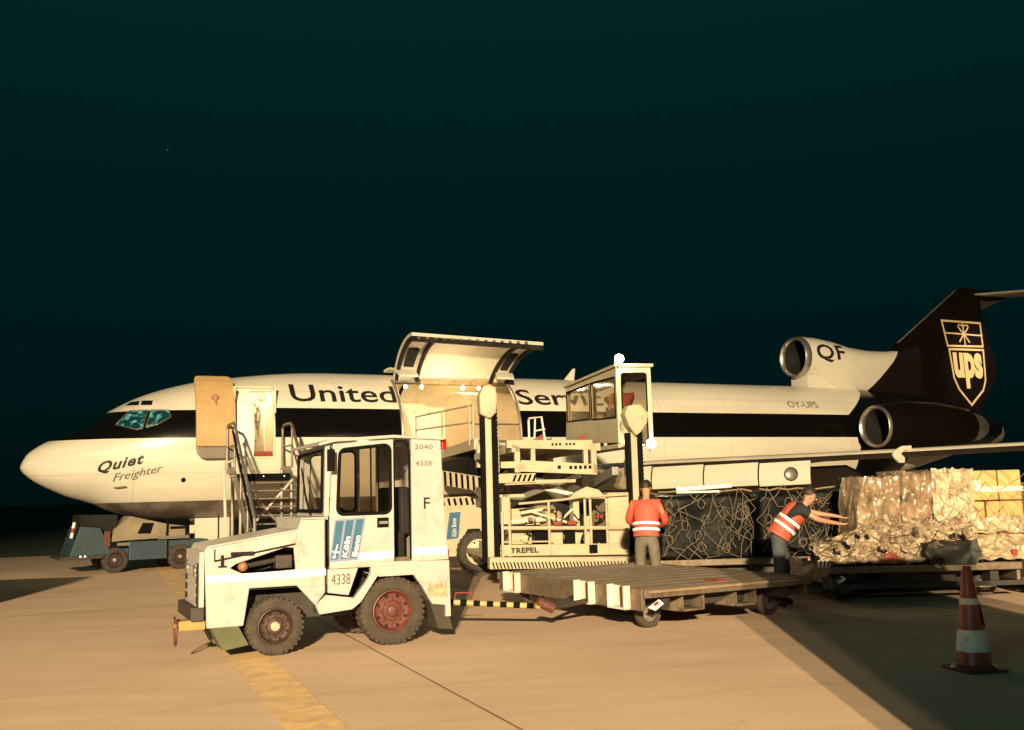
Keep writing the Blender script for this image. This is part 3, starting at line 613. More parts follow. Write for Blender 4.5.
# side engines
for sd in (-1, 1):
    Me = Matrix.Translation((25.35, sd * 2.9, 3.5)) @ Matrix.Rotation(R(-90), 4, 'Z')
    bm = new(); lathe(bm, [(.71, .10), (.76, .5), (.80, 1.4), (.80, 2.6), (.72, 3.5), (.56, 4.25), (.54, 4.25)], Me, 40); en = obj('engine_nacelle', bm, M['brown'], AC, smooth=True)
    bm = new(); lathe(bm, [(.58, .18), (.59, .08), (.63, .02), (.665, -.01), (.70, .04), (.712, .12)], Me, 40); obj('intake_lip', bm, M['alu'], en, smooth=True)
    bm = new(); lathe(bm, [(.579, .17), (.57, .9)], Me, 32); lathe(bm, [(.02, .55), (.2, .95), (.57, .95)], Me, 32); obj('fan_duct', bm, M['dark'], en, smooth=True)
    bm = new(); lathe(bm, [(.54, 4.2), (.46, 4.75), (.34, 5.0), (.31, 4.9), (.3, 4.4)], Me, 32); obj('exhaust_nozzle', bm, M['alu'], en, smooth=True)
    bm = new(); box(bm, 26.2, 29.2, min(sd * 1.4, sd * 2.3), max(sd * 1.4, sd * 2.3), 3.35, 3.7); obj('engine_pylon', bm, M['brown'], en, bevel=.08)
bm = new(); Me = Matrix.Translation((33.6, 0, 3.48)) @ Matrix.Rotation(R(-97), 4, 'Z'); lathe(bm, [(.52, 0), (.49, .4), (.36, .98), (.32, .98), (.32, .3)], Me, 28); obj('tail_exhaust', bm, M['grey'], AC, smooth=True)
# wings
def wing(sd):
    bm = new(); st = [(1.2, 12.6, 8.4, 2.15, .42), (5.0, 15.35, 5.9, 2.31, .26), (8.3, 17.8, 4.6, 2.34, .23), (10.0, 19.1, 4.1, 2.37, .21), (12.5, 20.9, 3.3, 2.42, .19), (16.4, 23.7, 2.2, 2.62, .12)]
    pf = [(0, 0), (.012, .45), (.04, .75), (.12, .95), (.35, 1), (.7, .6), (1, 0), (.7, -.25), (.35, -.6), (.12, -.65), (.04, -.5), (.012, -.3)]
    rs = []
    for l, s, c, z, h in st: rs.append([bm.verts.new((s + a * c, sd * l, z + b * h * .5)) for a, b in pf])
    for a, b in zip(rs, rs[1:]):
        for k in range(len(pf)): bm.faces.new((a[k], a[(k + 1) % len(pf)], b[(k + 1) % len(pf)], b[k]))
    bm.faces.new(rs[0]); bm.faces.new(rs[-1][::-1]); return bm
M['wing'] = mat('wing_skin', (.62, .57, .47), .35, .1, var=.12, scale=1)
M['wing_shade'] = mat('shaded_wing_skin', (.035, .032, .03), .5, .2, var=.2, scale=1)  # near-black copy of the wing skin, shade below the wing painted in
for sd in (-1, 1):
    bmw = wing(sd)
    bmw.normal_update()
    bmesh.ops.recalc_face_normals(bmw, faces=bmw.faces)
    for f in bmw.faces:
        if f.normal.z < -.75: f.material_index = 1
    wo = obj('wing', bmw, [M['wing'], M['wing_shade']], AC, smooth=True, sharp=60)
    if sd < 0:
        # extended inboard leading edge flap in three panels
        pts = [(3.3, 14.1), (4.95, 15.3), (6.1, 16.15), (7.25, 17.0), (8.3, 17.78)]
        for (l0, s0_), (l1, s1_) in zip(pts, pts[1:]):
            bm = new(); dx = (s1_ - s0_); dy = -(l1 - l0); nn = Vector((dy, -dx, 0)).normalized() * -1
            nn = Vector((-.80, -.60, 0)); a0 = Vector((s0_ + .02, -l0 - .02, 0)); a1 = Vector((s1_ - .008, -l1 + .01, 0))
            prev = None
            for i in range(7):
                t = i / 6; z = 2.22 - .58 * t; off = nn * (.04 + .14 * math.sin(t * 2.2)); 
                q = [bm.verts.new(a0 + off + Vector((0, 0, z))), bm.verts.new(a1 + off + Vector((0, 0, z + .03))), bm.verts.new(a1 + off - nn * .05 + Vector((0, 0, z + .03))), bm.verts.new(a0 + off - nn * .05 + Vector((0, 0, z)))]
                if prev:
                    for k in range(4): bm.faces.new((prev[k], prev[(k + 1) % 4], q[(k + 1) % 4], q[k]))
                else: bm.faces.new(q)
                prev = q
            bm.faces.new(prev); obj('leading_edge_flap', bm, M['plane_white'], wo, smooth=True)
        cpt = Vector((17.50, -7.93, 1.93)) + Vector((-.80, -.60, 0)) * .20; q = Vector((-.80, -.60, 0)).to_track_quat('Y', 'Z').to_matrix().to_4x4(); q.translation = cpt
        bm = new(); lathe(bm, [(.16, -.03), (.17, .015), (.15, .03)], q, 24); lo = obj('landing_light', bm, M['black'], wo, smooth=True)
        bm = new(); lathe(bm, [(.15, .01), (.10, -.02), (.04, -.03), (.001, -.03)], q, 20); obj('lens', bm, M['grey'], lo, smooth=True)
        bm = new(); plate(bm, [(18.736, 2.206), (18.672, 2.307), (18.752, 2.408), (18.984, 2.509), (19.28, 2.523), (19.28, 2.437), (19.04, 2.394), (18.928, 2.322), (19.04, 2.235), (19.024, 2.106), (18.864, 2.106)], -10.11, -10.03); obj('wing_fence', bm, M['plane_white'], wo, bevel=.02)
bm = new()
plate(bm, [(13.6, 1.1), (20, 1.1), (21.8, 1.5), (21.8, 2.3), (12.4, 2.3), (12.6, 1.6)], -1.7, 1.7); obj('wing_root_fairing', bm, M['grey'], AC, bevel=.15)
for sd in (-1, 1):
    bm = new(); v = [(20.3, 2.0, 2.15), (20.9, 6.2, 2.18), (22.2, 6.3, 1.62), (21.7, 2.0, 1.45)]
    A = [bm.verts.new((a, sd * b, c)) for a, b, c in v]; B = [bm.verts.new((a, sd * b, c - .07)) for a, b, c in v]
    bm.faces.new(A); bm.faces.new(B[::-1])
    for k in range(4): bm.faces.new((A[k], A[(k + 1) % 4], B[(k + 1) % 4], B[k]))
    obj('underwing_shade_flap', bm, M['wing_shade'], AC)  # dark panel added for the shade under the wing
# landing gear
def gear_wheel(bmT, c, r, wd):
    q = Matrix.Translation(c); lathe(bmT, [(r * .5, -wd / 2), (r * .85, -wd / 2), (r, -wd * .3), (r, wd * .3), (r * .85, wd / 2), (r * .5, wd / 2)], q, 28)
bm = new(); tube(bm, [(4.35, 0, 1.3), (4.15, 0, .4)], .07, 12); tube(bm, [(4.15, -.3, .4), (4.15, .3, .4)], .05, 8); ng = obj('nose_gear', bm, M['steel'], AC, smooth=True)
bm = new(); gear_wheel(bm, (4.15, -.22, .4), .4, .26); gear_wheel(bm, (4.15, .22, .4), .4, .26); obj('tyre', bm, M['tyre'], ng, smooth=True)
for y in (-.52, .46):
    bm = new(); box(bm, 4.12, 4.70, y, y + .03, .62, 1.20); obj('gear_door', bm, M['plane_white'], AC, bevel=.01)
    bm = new(); box(bm, 4.74, 5.0, y, y + .03, .62, 1.20); obj('gear_door', bm, M['plane_white'], AC, bevel=.01)
for sd in (-1, 1):
    bm = new(); tube(bm, [(19.6, sd * 2.6, 2.1), (19.6, sd * 2.86, .6)], .11, 12); mg = obj('main_gear', bm, M['steel'], AC, smooth=True)
    bm = new(); gear_wheel(bm, (19.6, sd * 2.5, .6), .6, .4); gear_wheel(bm, (19.6, sd * 3.2, .6), .6, .4); obj('tyre', bm, M['tyre'], mg, smooth=True)
# tail logo light, mounted on the side engine pylon
l = bpy.data.lights.new('logo_light', 'SPOT'); l.energy = 1500; l.spot_size = R(46); l.spot_blend = 1; l.color = (1, .66, .5); l.shadow_soft_size = .05
o = bpy.data.objects.new('logo_light', l); COL.objects.link(o); o.parent = AC; o.location = (33.9, -4.6, 8.9)
o.rotation_euler = (Vector((33.8, 0, 5.9)) - Vector(o.location)).to_track_quat('-Z', 'Y').to_euler()

# contoured container standing in the cargo bay
ct = thing('air_cargo_container', OX + ex * 11.45 + Vector((-.427, .904, 0)) * -.6 + Vector((0, 0, cz0 - .02)), AL, 'beige curved topped air cargo container standing inside the open cargo door', 'cargo container')
bm = new(); oc = [(-.0, 0), (0, 1.3)] 
prof = [(-1.05, .05), (-1.05, .8), (-.98, 1.15), (-.80, 1.42), (-.5, 1.62), (0, 1.72), (.5, 1.72), (1.0, 1.5), (1.0, .05)]
A = [bm.verts.new((0, y, z)) for y, z in prof]; B = [bm.verts.new((2.2, y, z)) for y, z in prof]
for k in range(len(prof)): bm.faces.new((A[k], A[(k + 1) % len(prof)], B[(k + 1) % len(prof)], B[k]))
bm.faces.new(A); bm.faces.new(B[::-1]); obj('shell', bm, mat('tan_container', (.44, .33, .19), .55), ct, bevel=.03)
bm = new(); box(bm, .1, 2.1, -1.075, -1.055, .2, .26); box(bm, .1, 2.1, -1.075, -1.055, .7, .74); obj('side_rib', bm, M['alu'], ct)

# ------------------------------------------------------------------ baggage tractor
TG = thing('baggage_tractor', (-1.375, 11.406, 0), AL, 'white airport tug with cab and number 4338 towing the flat dolly, nearest vehicle', 'tug')
WD = 1.34
bm = new()
hood = [(-2.03, .34), (-2.06, 1.12), (-2.02, 1.17), (-1.09, 1.31), (-1.05, 1.43), (-.78, 1.43), (-.78, .50), (-.98, .45), (-1.10, .72), (-1.62, .72), (-1.65, .34)]
hood = [(-2.03, .34), (-2.06, 1.12), (-2.02, 1.17), (-1.09, 1.31), (-1.05, 1.43), (-.78, 1.43), (-.78, .64), (-.90, .50), (-1.10, .72), (-1.60, .72), (-1.66, .34)]
hole = [(-1.80, .94), (-1.74, .98), (-1.22, 1.13), (-1.13, 1.12), (-1.11, .89), (-1.66, .87)]
HD = 1.04
for y0 in (0, HD - .05): plate(bm, hood, y0, y0 + .05, [hole])
hb = obj('hood_side', bm, M['white'], TG, bevel=.008)
bm = new(); top = [(-2.06, .05, 1.13), (-2.03, .05, 1.175), (-1.09, .05, 1.315), (-1.05, .05, 1.435), (-.76, .05, 1.435)]
prev = None
for x, y, z in top:
    q = [bm.verts.new((x, .0, z + .002)), bm.verts.new((x, HD if x < -1.06 else WD, z + .002)), bm.verts.new((x, HD if x < -1.06 else WD, z - .03)), bm.verts.new((x, .0, z - .03))]
    if prev:
        for k in range(4): bm.faces.new((prev[k], prev[(k + 1) % 4], q[(k + 1) % 4], q[k]))
    else: bm.faces.new(q)
    prev = q
bm.faces.new(prev); obj('hood_top', bm, M['white'], TG, bevel=.008)
bm = new(); plate(bm, [(-1.96, 1.03), (-1.12, 1.17), (-1.10, 1.27), (-1.96, 1.13)], -.012, .0); plate(bm, [(-1.05, .70), (-.80, .70), (-.80, 1.40), (-1.03, 1.40)], -.010, .0); obj('service_panel', bm, M['white'], TG, bevel=.004)
bm = new(); tube(bm, [(-1.96, -.012, 1.02), (-1.12, -.012, 1.16)], .008, 6); tube(bm, [(-1.96, -.012, 1.02), (-1.96, -.012, 1.14)], .007, 6)
tube(bm, [(-.79, -.008, 1.42), (-.79, -.008, .62)], .007, 6); obj('panel_gap', bm, M['dark'], TG)
bm = new(); box(bm, -1.80, -1.56, -.035, -.012, 1.065, 1.105); box(bm, -1.90, -1.87, -.03, -.012, .97, 1.08); box(bm, -1.93, -1.84, -.03, -.012, .955, .97); obj('hood_latch', bm, M['dark'], TG, bevel=.006)
bm = new(); box(bm, -1.30, -1.12, .12, .4, .90, 1.04); tube(bm, [(-1.6, .10, .95), (-1.2, .2, 1.0)], .03, 8); box(bm, -1.9, -1.0, .5, .9, .6, 1.05, 0); obj('engine_block', bm, M['darkframe'], TG, bevel=.01)
bm = new(); bmesh.ops.create_uvsphere(bm, u_segments=14, v_segments=10, radius=.055, matrix=Matrix.Translation((-1.66, .06, .945))); obj('side_marker', bm, mat('amber_lens', (.30, .14, .06), .3), TG, smooth=True)
# front end
bm = new(); box(bm, -2.11, -2.06, .0, HD, .42, 1.12)
for k in range(5): box(bm, -2.13, -2.11, .12 + k * .0, HD - .12, .56 + k * .1, .59 + k * .1)
gr_ = obj('front_grille', bm, M['white'], TG, bevel=.006)
bm = new(); box(bm, -2.125, -2.108, .06, .14, .50, 1.0); box(bm, -2.125, -2.108, HD - .14, HD - .06, .5, 1.0); obj('grille_slot', bm, M['dark'], gr_)
for y in (.22, HD - .22):
    bm = new(); q = Matrix.Translation((-2.115, y, .92)) @ Matrix.Rotation(R(90), 4, 'Z'); lathe(bm, [(.001, .03), (.06, .025), (.075, 0)], q, 20); obj('headlight', bm, M['alu'], TG, smooth=True)
bm = new(); box(bm, -2.19, -2.06, -.02, HD + .02, .42, .56); obj('front_bumper', bm, M['darkframe'], TG, bevel=.01)
bm = new(); box(bm, -2.30, -2.04, .02, .26, .33, .43); box(bm, -2.34, -2.22, .08, .20, .36, .40); obj('front_hitch', bm, mat('dull_ochre_paint', (.36, .22, .07), .7, var=.25), TG, bevel=.01)
bm = new(); tube(bm, [(-2.32 , .14 + .09 * math.cos(R(a)), .31 + .13 * math.sin(R(a))) for a in range(0, 361, 30)], .012, 6); tube(bm, [(-2.33, -.02, .46), (-2.33, .2, .46), (-2.3, .2, .34)], .009, 6); obj('tow_ring', bm, M['redrim'], TG, smooth=True)
bm = new()
for y in (.02, HD - .42):
    v = [bm.verts.new(p) for p in ((-2.0, y, .36), (-1.72, y, .36), (-1.60, y, .14), (-1.86, y, .10), (-2.0, y + .40, .36), (-1.72, y + .40, .36), (-1.60, y + .40, .14), (-1.86, y + .40, .10))]
    for f in ((0, 1, 2, 3), (4, 7, 6, 5), (0, 4, 5, 1), (3, 2, 6, 7), (0, 3, 7, 4), (1, 5, 6, 2)): bm.faces.new([v[i] for i in f])
obj('mudflap', bm, mat('olive_rubber_flap', (.10, .11, .055), .8, var=.2), TG)
# chassis
bm = new(); box(bm, -1.95, .55, .3, WD - .3, .34, .62); box(bm, -.85, -.2, .12, WD - .12, .40, .55); obj('chassis', bm, M['darkframe'], TG, bevel=.01)
bm = new()
for y0 in (0, WD - .05):
    plate(bm, [(-.76, .62), (-.53, .58), (-.42, .87), (-.76, .87)], y0, y0 + .05)
    plate(bm, [(-.90, .50), (-.86, .40), (-.50, .43), (-.40, .50), (-.20, .78), (-.28, .80), (-.33, .72), (-.47, .55), (-.78, .60)], y0 - (.03 if y0 == 0 else -.03), y0 + .05)
    plate(bm, [(-.28, .80), (-.18, .76), (.22, .76), (.32, .62), (.44, .42), (.60, .40), (.60, .27), (.66, .27), (.65, .90), (-.0, .92), (-.02, .88), (-.28, .88)], y0 - (.02 if y0 == 0 else -.02), y0 + .05)
obj('fender', bm, M['white'], TG, bevel=.008)
bm = new(); plate(bm, [(.38 + .24 * k / 11, .50 + .02 * math.sin(k * 2.3)) for k in range(12)] + [(.61 - .22 * k / 11, .64 + .035 * math.sin(k * 1.9 + 1) + .02 * math.cos(k * 4)) for k in range(12)], -.0225, -.019); obj('rust_stain', bm, mat('rust_smear', (.40, .29, .17), .8, var=.45, scale=16), TG)
bm = new(); box(bm, -1.63, -1.0, .04, .35, .70, .72); box(bm, -.3, .38, .04, .40, .77, .79); box(bm, -1.63, -1.0, WD - .35, WD - .04, .70, .72); box(bm, -.3, .38, WD - .4, WD - .04, .77, .79)
box(bm, -.5, .5, .35, .40, .42, .9); box(bm, -1.65, -.95, .34, .36, .3, .72); obj('wheel_arch', bm, M['dark'], TG)
# cab
def pillar_frame(y0, y1):
    b = new(); door = [(-.745, .875), (-.745, 1.40), (-.70, 2.235), (-.01, 2.285), (-.01, .90), (-.01, .875)]
    win = rrect(-.66, -.05, 1.46, 2.22, .07); win = [(x + (.03 * (z - 1.46) / .76 if x < -.35 else 0), z - (.045 if (x < -.35 and z > 1.9) else 0)) for x, z in win]
    win2 = win
    plate(b, door, y0, y1, [win2]); return b, win2
b_, win = pillar_frame(-.03, .02); dr = obj('cab_door', b_, M['white'], TG, bevel=.006)
b_, win = pillar_frame(WD - .04, WD); obj('far_cab_door', b_, M['white'], TG, bevel=.006)
def rim(bm, loop, y, r, mi=0): tube(bm, [(x, y, z) for x, z in loop] + [(loop[0][0], y, loop[0][1])], r, 6, mi, cap=False)
bm = new(); rim(bm, win, -.032, .020); obj('window_seal', bm, M['black'], dr, smooth=True)
bm = new(); plate(bm, win, -.008, -.004); obj('window_pane', bm, M['smoke'], dr)
bm = new(); tube(bm, [(-.27, -.01, 1.47), (-.27, -.01, 2.2)], .010, 6); tube(bm, [(-.18, .0, 1.47), (-.18, .0, 2.2)], .008, 6); obj('window_divider', bm, M['black'], dr)
bm = new(); rim(bm, win, WD + .002, .02); obj('far_window_seal', bm, M['black'], TG, smooth=True)
bm = new(); box(bm, -.21, -.075, -.042, -.03, 1.30, 1.41); obj('door_handle', bm, M['black'], dr, bevel=.006)
bm = new(); box(bm, -.19, -.09, -.047, -.042, 1.34, 1.37); obj('lever', bm, M['steel'], dr)
bm = new(); plate(bm, [(-.745, .935), (-.02, .955), (-.02, 1.045), (-.745, .925 + .10)], -.036, -.0305); plate(bm, [(.21, .98), (.62, .965), (.62, 1.06), (.21, 1.07)], -.036, -.025)
plate(bm, [(-2.04, .79), (-.79, .81), (-.79, .885), (-2.04, .875)], -.014, .0); obj('reflective_stripe', bm, M['white_clean'], TG)
# airport panel
PT = [(-.69, 1.405), (-.345, 1.42), (-.435, .955), (-.755, .945)]
bm = new(); plate(bm, PT, -.040, -.036); pn = obj('airport_panel', bm, M['lav'], TG)
def pm(u, v):   # u across 0..1, v up 0..1
    bx = Vector((PT[3][0], PT[3][1])).lerp(Vector((PT[2][0], PT[2][1])), u); tx = Vector((PT[0][0], PT[0][1])).lerp(Vector((PT[1][0], PT[1][1])), u); p = bx.lerp(tx, v); return Vector((p.x, -.0425, p.y))
bm = new()
for u in (.04, .37, .70):
    vs = [bm.verts.new(pm(a, b)) for a, b in ((u, .06), (u + .25, .06), (u + .25, .96), (u, .96))]; bm.faces.new(vs)
sb = obj('blue_stripe', bm, M['blue'], pn)
for u, tx in ((.60, 'Köln'), (.94, 'Bonn')):
    text('panel_lettering', tx, lambda x, z, u=u: pm(u - z, .08 + x) + Vector((0, -.003, 0)), M['white_clean'], pn, .50, .19, bold=.03, shear=.15)
bm = new()
for q in ([(.10, .10), (.14, .08), (.22, .40), (.18, .42)], [(.04, .27), (.06, .23), (.29, .20), (.30, .24)], [(.08, .14), (.09, .11), (.20, .10), (.2, .13)]):
    bm.faces.new([bm.verts.new(pm(a, b) + Vector((0, -.003, 0))) for a, b in q])
obj('aeroplane_symbol', bm, M['white_clean'], pn)
def onside(x0, z0, y=-.038): return lambda x, z: Vector((x0 + x, y, z0 + z))
text('number_plate', '4338', onside(-.725, .70, -.004), M['worn_letter'], TG, .215, .115)
# rear column
bm = new(); col = [(.20, .91), (.205, 2.29), (.565, 2.27), (.60, 1.4), (.64, .91)]
plate(bm, col, -.03, .03); plate(bm, col, WD - .05, WD); box(bm, .50, .56, .0, WD, 1.5, 2.27); box(bm, .3, .62, 0.03, WD - .05, .88, 1.5)
rc = obj('rear_cab_wall', bm, M['white'], TG, bevel=.006)
text('stencil_number', '2040', onside(.245, 2.17, -.034), M['worn_letter'], rc, .22, .055)
text('stencil_number', '4338', onside(.25, 1.98, -.034), M['worn_letter'], rc, .20, .055)
text('stencil_letter', 'F', onside(.345, 1.49, -.034), M['letter'], rc, .075, .13, bold=.01)
bm = new(); tube(bm, [(.0, .01, .92), (.0, .01, 2.2), (.04, .01, 2.27), (.15, .01, 2.26), (.19, .01, 2.16), (.2, .01, .93)], .014, 6); obj('doorway_trim', bm, M['black'], TG, smooth=True)
bm = new(); box(bm, .0, .2, .02, .3, .88, .905); box(bm, .02, .19, .03, .06, .91, .96); obj('step_plate', bm, M['railmetal'], TG)
bm = new(); plate(bm, [(-.86, 2.215), (-.70, 2.255), (.0, 2.30), (.60, 2.275), (.62, 2.30), (.0, 2.335), (-.72, 2.29), (-.87, 2.245)], -.05, WD + .03)
rf = obj('cab_roof', bm, M['white'], TG, bevel=.01)
bm = new(); box(bm, .60, .66, .02, .10, 2.17, 2.29); obj('red_tail_lamp', bm, M['redlens'], TG, bevel=.01)
bm = new(); box(bm, .645, .68, .05, .14, .93, 1.02); obj('red_tail_lamp', bm, M['redlens'], TG, bevel=.01)
# windscreen: front face frame with dark seal
bm = new(); prev = None
def fw(y, z): return Vector((-.775 - .02 * 0 + (2.24 - z) * -.02, y, z))
lo = [(.03, 1.44), (WD - .02, 1.44), (WD - .02, 2.21), (.03, 2.235)]; li = [(.10, 1.50), (WD - .09, 1.50), (WD - .09, 2.15), (.10, 2.17)]
for d, r_ in ((0, 1),):
    A = [bm.verts.new(fw(*p)) for p in lo]; B = [bm.verts.new(fw(*p)) for p in li]; A2 = [bm.verts.new(fw(*p) + Vector((.05, 0, 0))) for p in lo]; B2 = [bm.verts.new(fw(*p) + Vector((.05, 0, 0))) for p in li]
    for k in range(4):
        j = (k + 1) % 4
        bm.faces.new((A[k], A[j], B[j], B[k])); bm.faces.new((A2[k], B2[k], B2[j], A2[j])); bm.faces.new((A[k], A2[k], A2[j], A[j])); bm.faces.new((B[k], B[j], B2[j], B2[k]))
ws = obj('windscreen', bm, M['white'], TG, bevel=.005)
bm = new(); tube(bm, [fw(*p) + Vector((-.01, 0, 0)) for p in li + li[:1]], .022, 6, cap=False); obj('windscreen_seal', bm, M['black'], ws)
bm = new(); bm.faces.new([bm.verts.new(fw(*p) + Vector((.01, 0, 0))) for p in li]); obj('windscreen_pane', bm, M['glass'], ws)
bm = new(); tube(bm, [fw(.55, 1.46) + Vector((-.03, 0, 0)), fw(.80, 1.72) + Vector((-.04, 0, 0))], .012, 6); tube(bm, [fw(.68, 1.60) + Vector((-.045, 0, 0)), fw(.95, 2.0) + Vector((-.045, 0, 0))], .01, 6); obj('wiper', bm, M['black'], ws)
bm = new(); box(bm, -.80, -.72, -.16, -.12, 1.93, 2.17); tube(bm, [(-.73, 0, 2.2), (-.76, -.13, 2.19), (-.76, -.14, 2.15)], .01, 6); obj('wing_mirror', bm, M['black'], TG, bevel=.01)
# cab inside
bm = new(); box(bm, -.12, .22, .25, 1.1, .9, 1.25); box(bm, .16, .28, .25, 1.1, 1.2, 1.75); obj('driver_seat', bm, M['dark'], TG, bevel=.03)
bm = new(); box(bm, -.76, -.60, .06, WD - .06, 1.0, 1.46); obj('dashboard', bm, M['dark'], TG, bevel=.02)
bm = new(); c_ = Vector((-.42, .42, 1.42)); tube(bm, [c_ + Vector((.10 * math.cos(R(a)), .19 * math.sin(R(a)), -.10 * math.cos(R(a)))) for a in range(0, 361, 20)], .014, 6, cap=False); tube(bm, [c_, (-.6, .42, 1.25)], .02, 6); obj('steering_wheel', bm, M['black'], TG, smooth=True)
bm = new(); box(bm, -.75, .3, .05, WD - .05, .86, .9); obj('cab_floor', bm, M['darkframe'], TG)
bm = new(); bmesh.ops.create_uvsphere(bm, u_segments=12, v_segments=8, radius=.05, matrix=Matrix.Translation((-.25, .35, 2.22)) @ Matrix.Diagonal((1.6, 1, .5, 1))); obj('cab_lamp', bm, M['lamp2'], TG, smooth=True)
# wheels
def wheel(parent, cx, cy, r, wd, rimm, hubm, treads=30, steer=0, bolts=8):
    """near face of the wheel at -y"""
    q = Matrix.Translation((cx, cy, r)) @ Matrix.Rotation(R(steer), 4, 'Z')
    bm = new(); h = wd / 2
    lathe(bm, [(r * .60, -h * .80), (r * .66, -h * .98), (r * .82, -h), (r * .93, -h * .92), (r * .975, -h * .7), (r * .975, h * .7), (r * .93, h * .92), (r * .7, h), (r * .6, h * .8)], q, 48)
    for k in range(treads):
        a = 2 * math.pi * k / treads
        for sgn in (-1, 1):
            m_ = q @ Matrix.Rotation(a + (0 if sgn < 0 else math.pi / treads), 4, 'Y') @ Matrix.Translation((0, 0, r * .982))
            box(bm, -r * .055, r * .055, min(sgn * h * .10, sgn * h * .88), max(sgn * h * .10, sgn * h * .88), -.018 * r / .37 - .004, .006, 0, m_)
    w_ = obj('wheel', bm, M['tyre'], parent, smooth=True)
    bm = new(); lathe(bm, [(r * .62, -h * .85), (r * .58, -h * .90), (r * .55, -h * .72), (r * .50, -h * .45), (r * .42, -h * .38), (r * .30, -h * .45), (r * .27, -h * .62), (r * .05, -h * .70), (.001, -h * .70)], q, 40)
    for k in range(bolts):
        a = 2 * math.pi * k / bolts; m_ = q @ Matrix.Translation((r * .36 * math.cos(a), -h * .38, r * .36 * math.sin(a))); lathe(bm, [(.001, -.03), (r * .035, -.025), (r * .04, 0)], m_, 8)
    obj('rim', bm, rimm, w_, smooth=True)
    bm = new(); lathe(bm, [(r * .17, -h * .66), (r * .16, -h * .92), (r * .12, -h * 1.0), (.001, -h * 1.0)], q, 20); obj('hub', bm, hubm, w_, smooth=True)
    bm = new()
    for k in range(bolts):
        a = 2 * math.pi * (k + .5) / bolts; m_ = q @ Matrix.Translation((r * .46 * math.cos(a), -h * .5, r * .46 * math.sin(a))); lathe(bm, [(.001, -.012), (r * .045, -.010), (r * .045, 0)], m_, 10)
    obj('rim_hole', bm, M['dark'], w_)
    return w_
wheel(TG, -1.32, .12, .305, .22, M['darkrim'], M['brass'])
wheel(TG, -.02, .12, .375, .24, M['redrim'], M['redrim'], treads=34, bolts=8)
wheel(TG, -1.32, WD - .12, .305, .22, M['darkrim'], M['brass']); wheel(TG, -.02, WD - .12, .375, .24, M['redrim'], M['redrim'])
bm = new(); tube(bm, [(-1.32, .1, .305), (-1.32, WD - .1, .305)], .04, 8); tube(bm, [(-.02, .1, .375), (-.02, WD - .1, .375)], .05, 8); obj('axle', bm, M['steel'], TG)
bm = new(); v = [(.42, .02, .44), (.60, .02, .42), (.70, .02, .12), (.52, .02, .14)]
A = [bm.verts.new(p) for p in v]; B = [bm.verts.new((x, y + .34, z)) for x, y, z in v]; bm.faces.new(A); bm.faces.new(B[::-1])
for k in range(4): bm.faces.new((A[k], A[(k + 1) % 4], B[(k + 1) % 4], B[k]))
obj('mudflap', bm, mat('black_mudflap', (.05, .04, .03), .8), TG)
bm = new(); box(bm, .55, .78, WD / 2 - .08, WD / 2 + .08, .34, .44); tube(bm, [(.74, WD / 2, .3), (.74, WD / 2, .5)], .02, 8); obj('rear_hitch', bm, M['steel'], TG, bevel=.01)

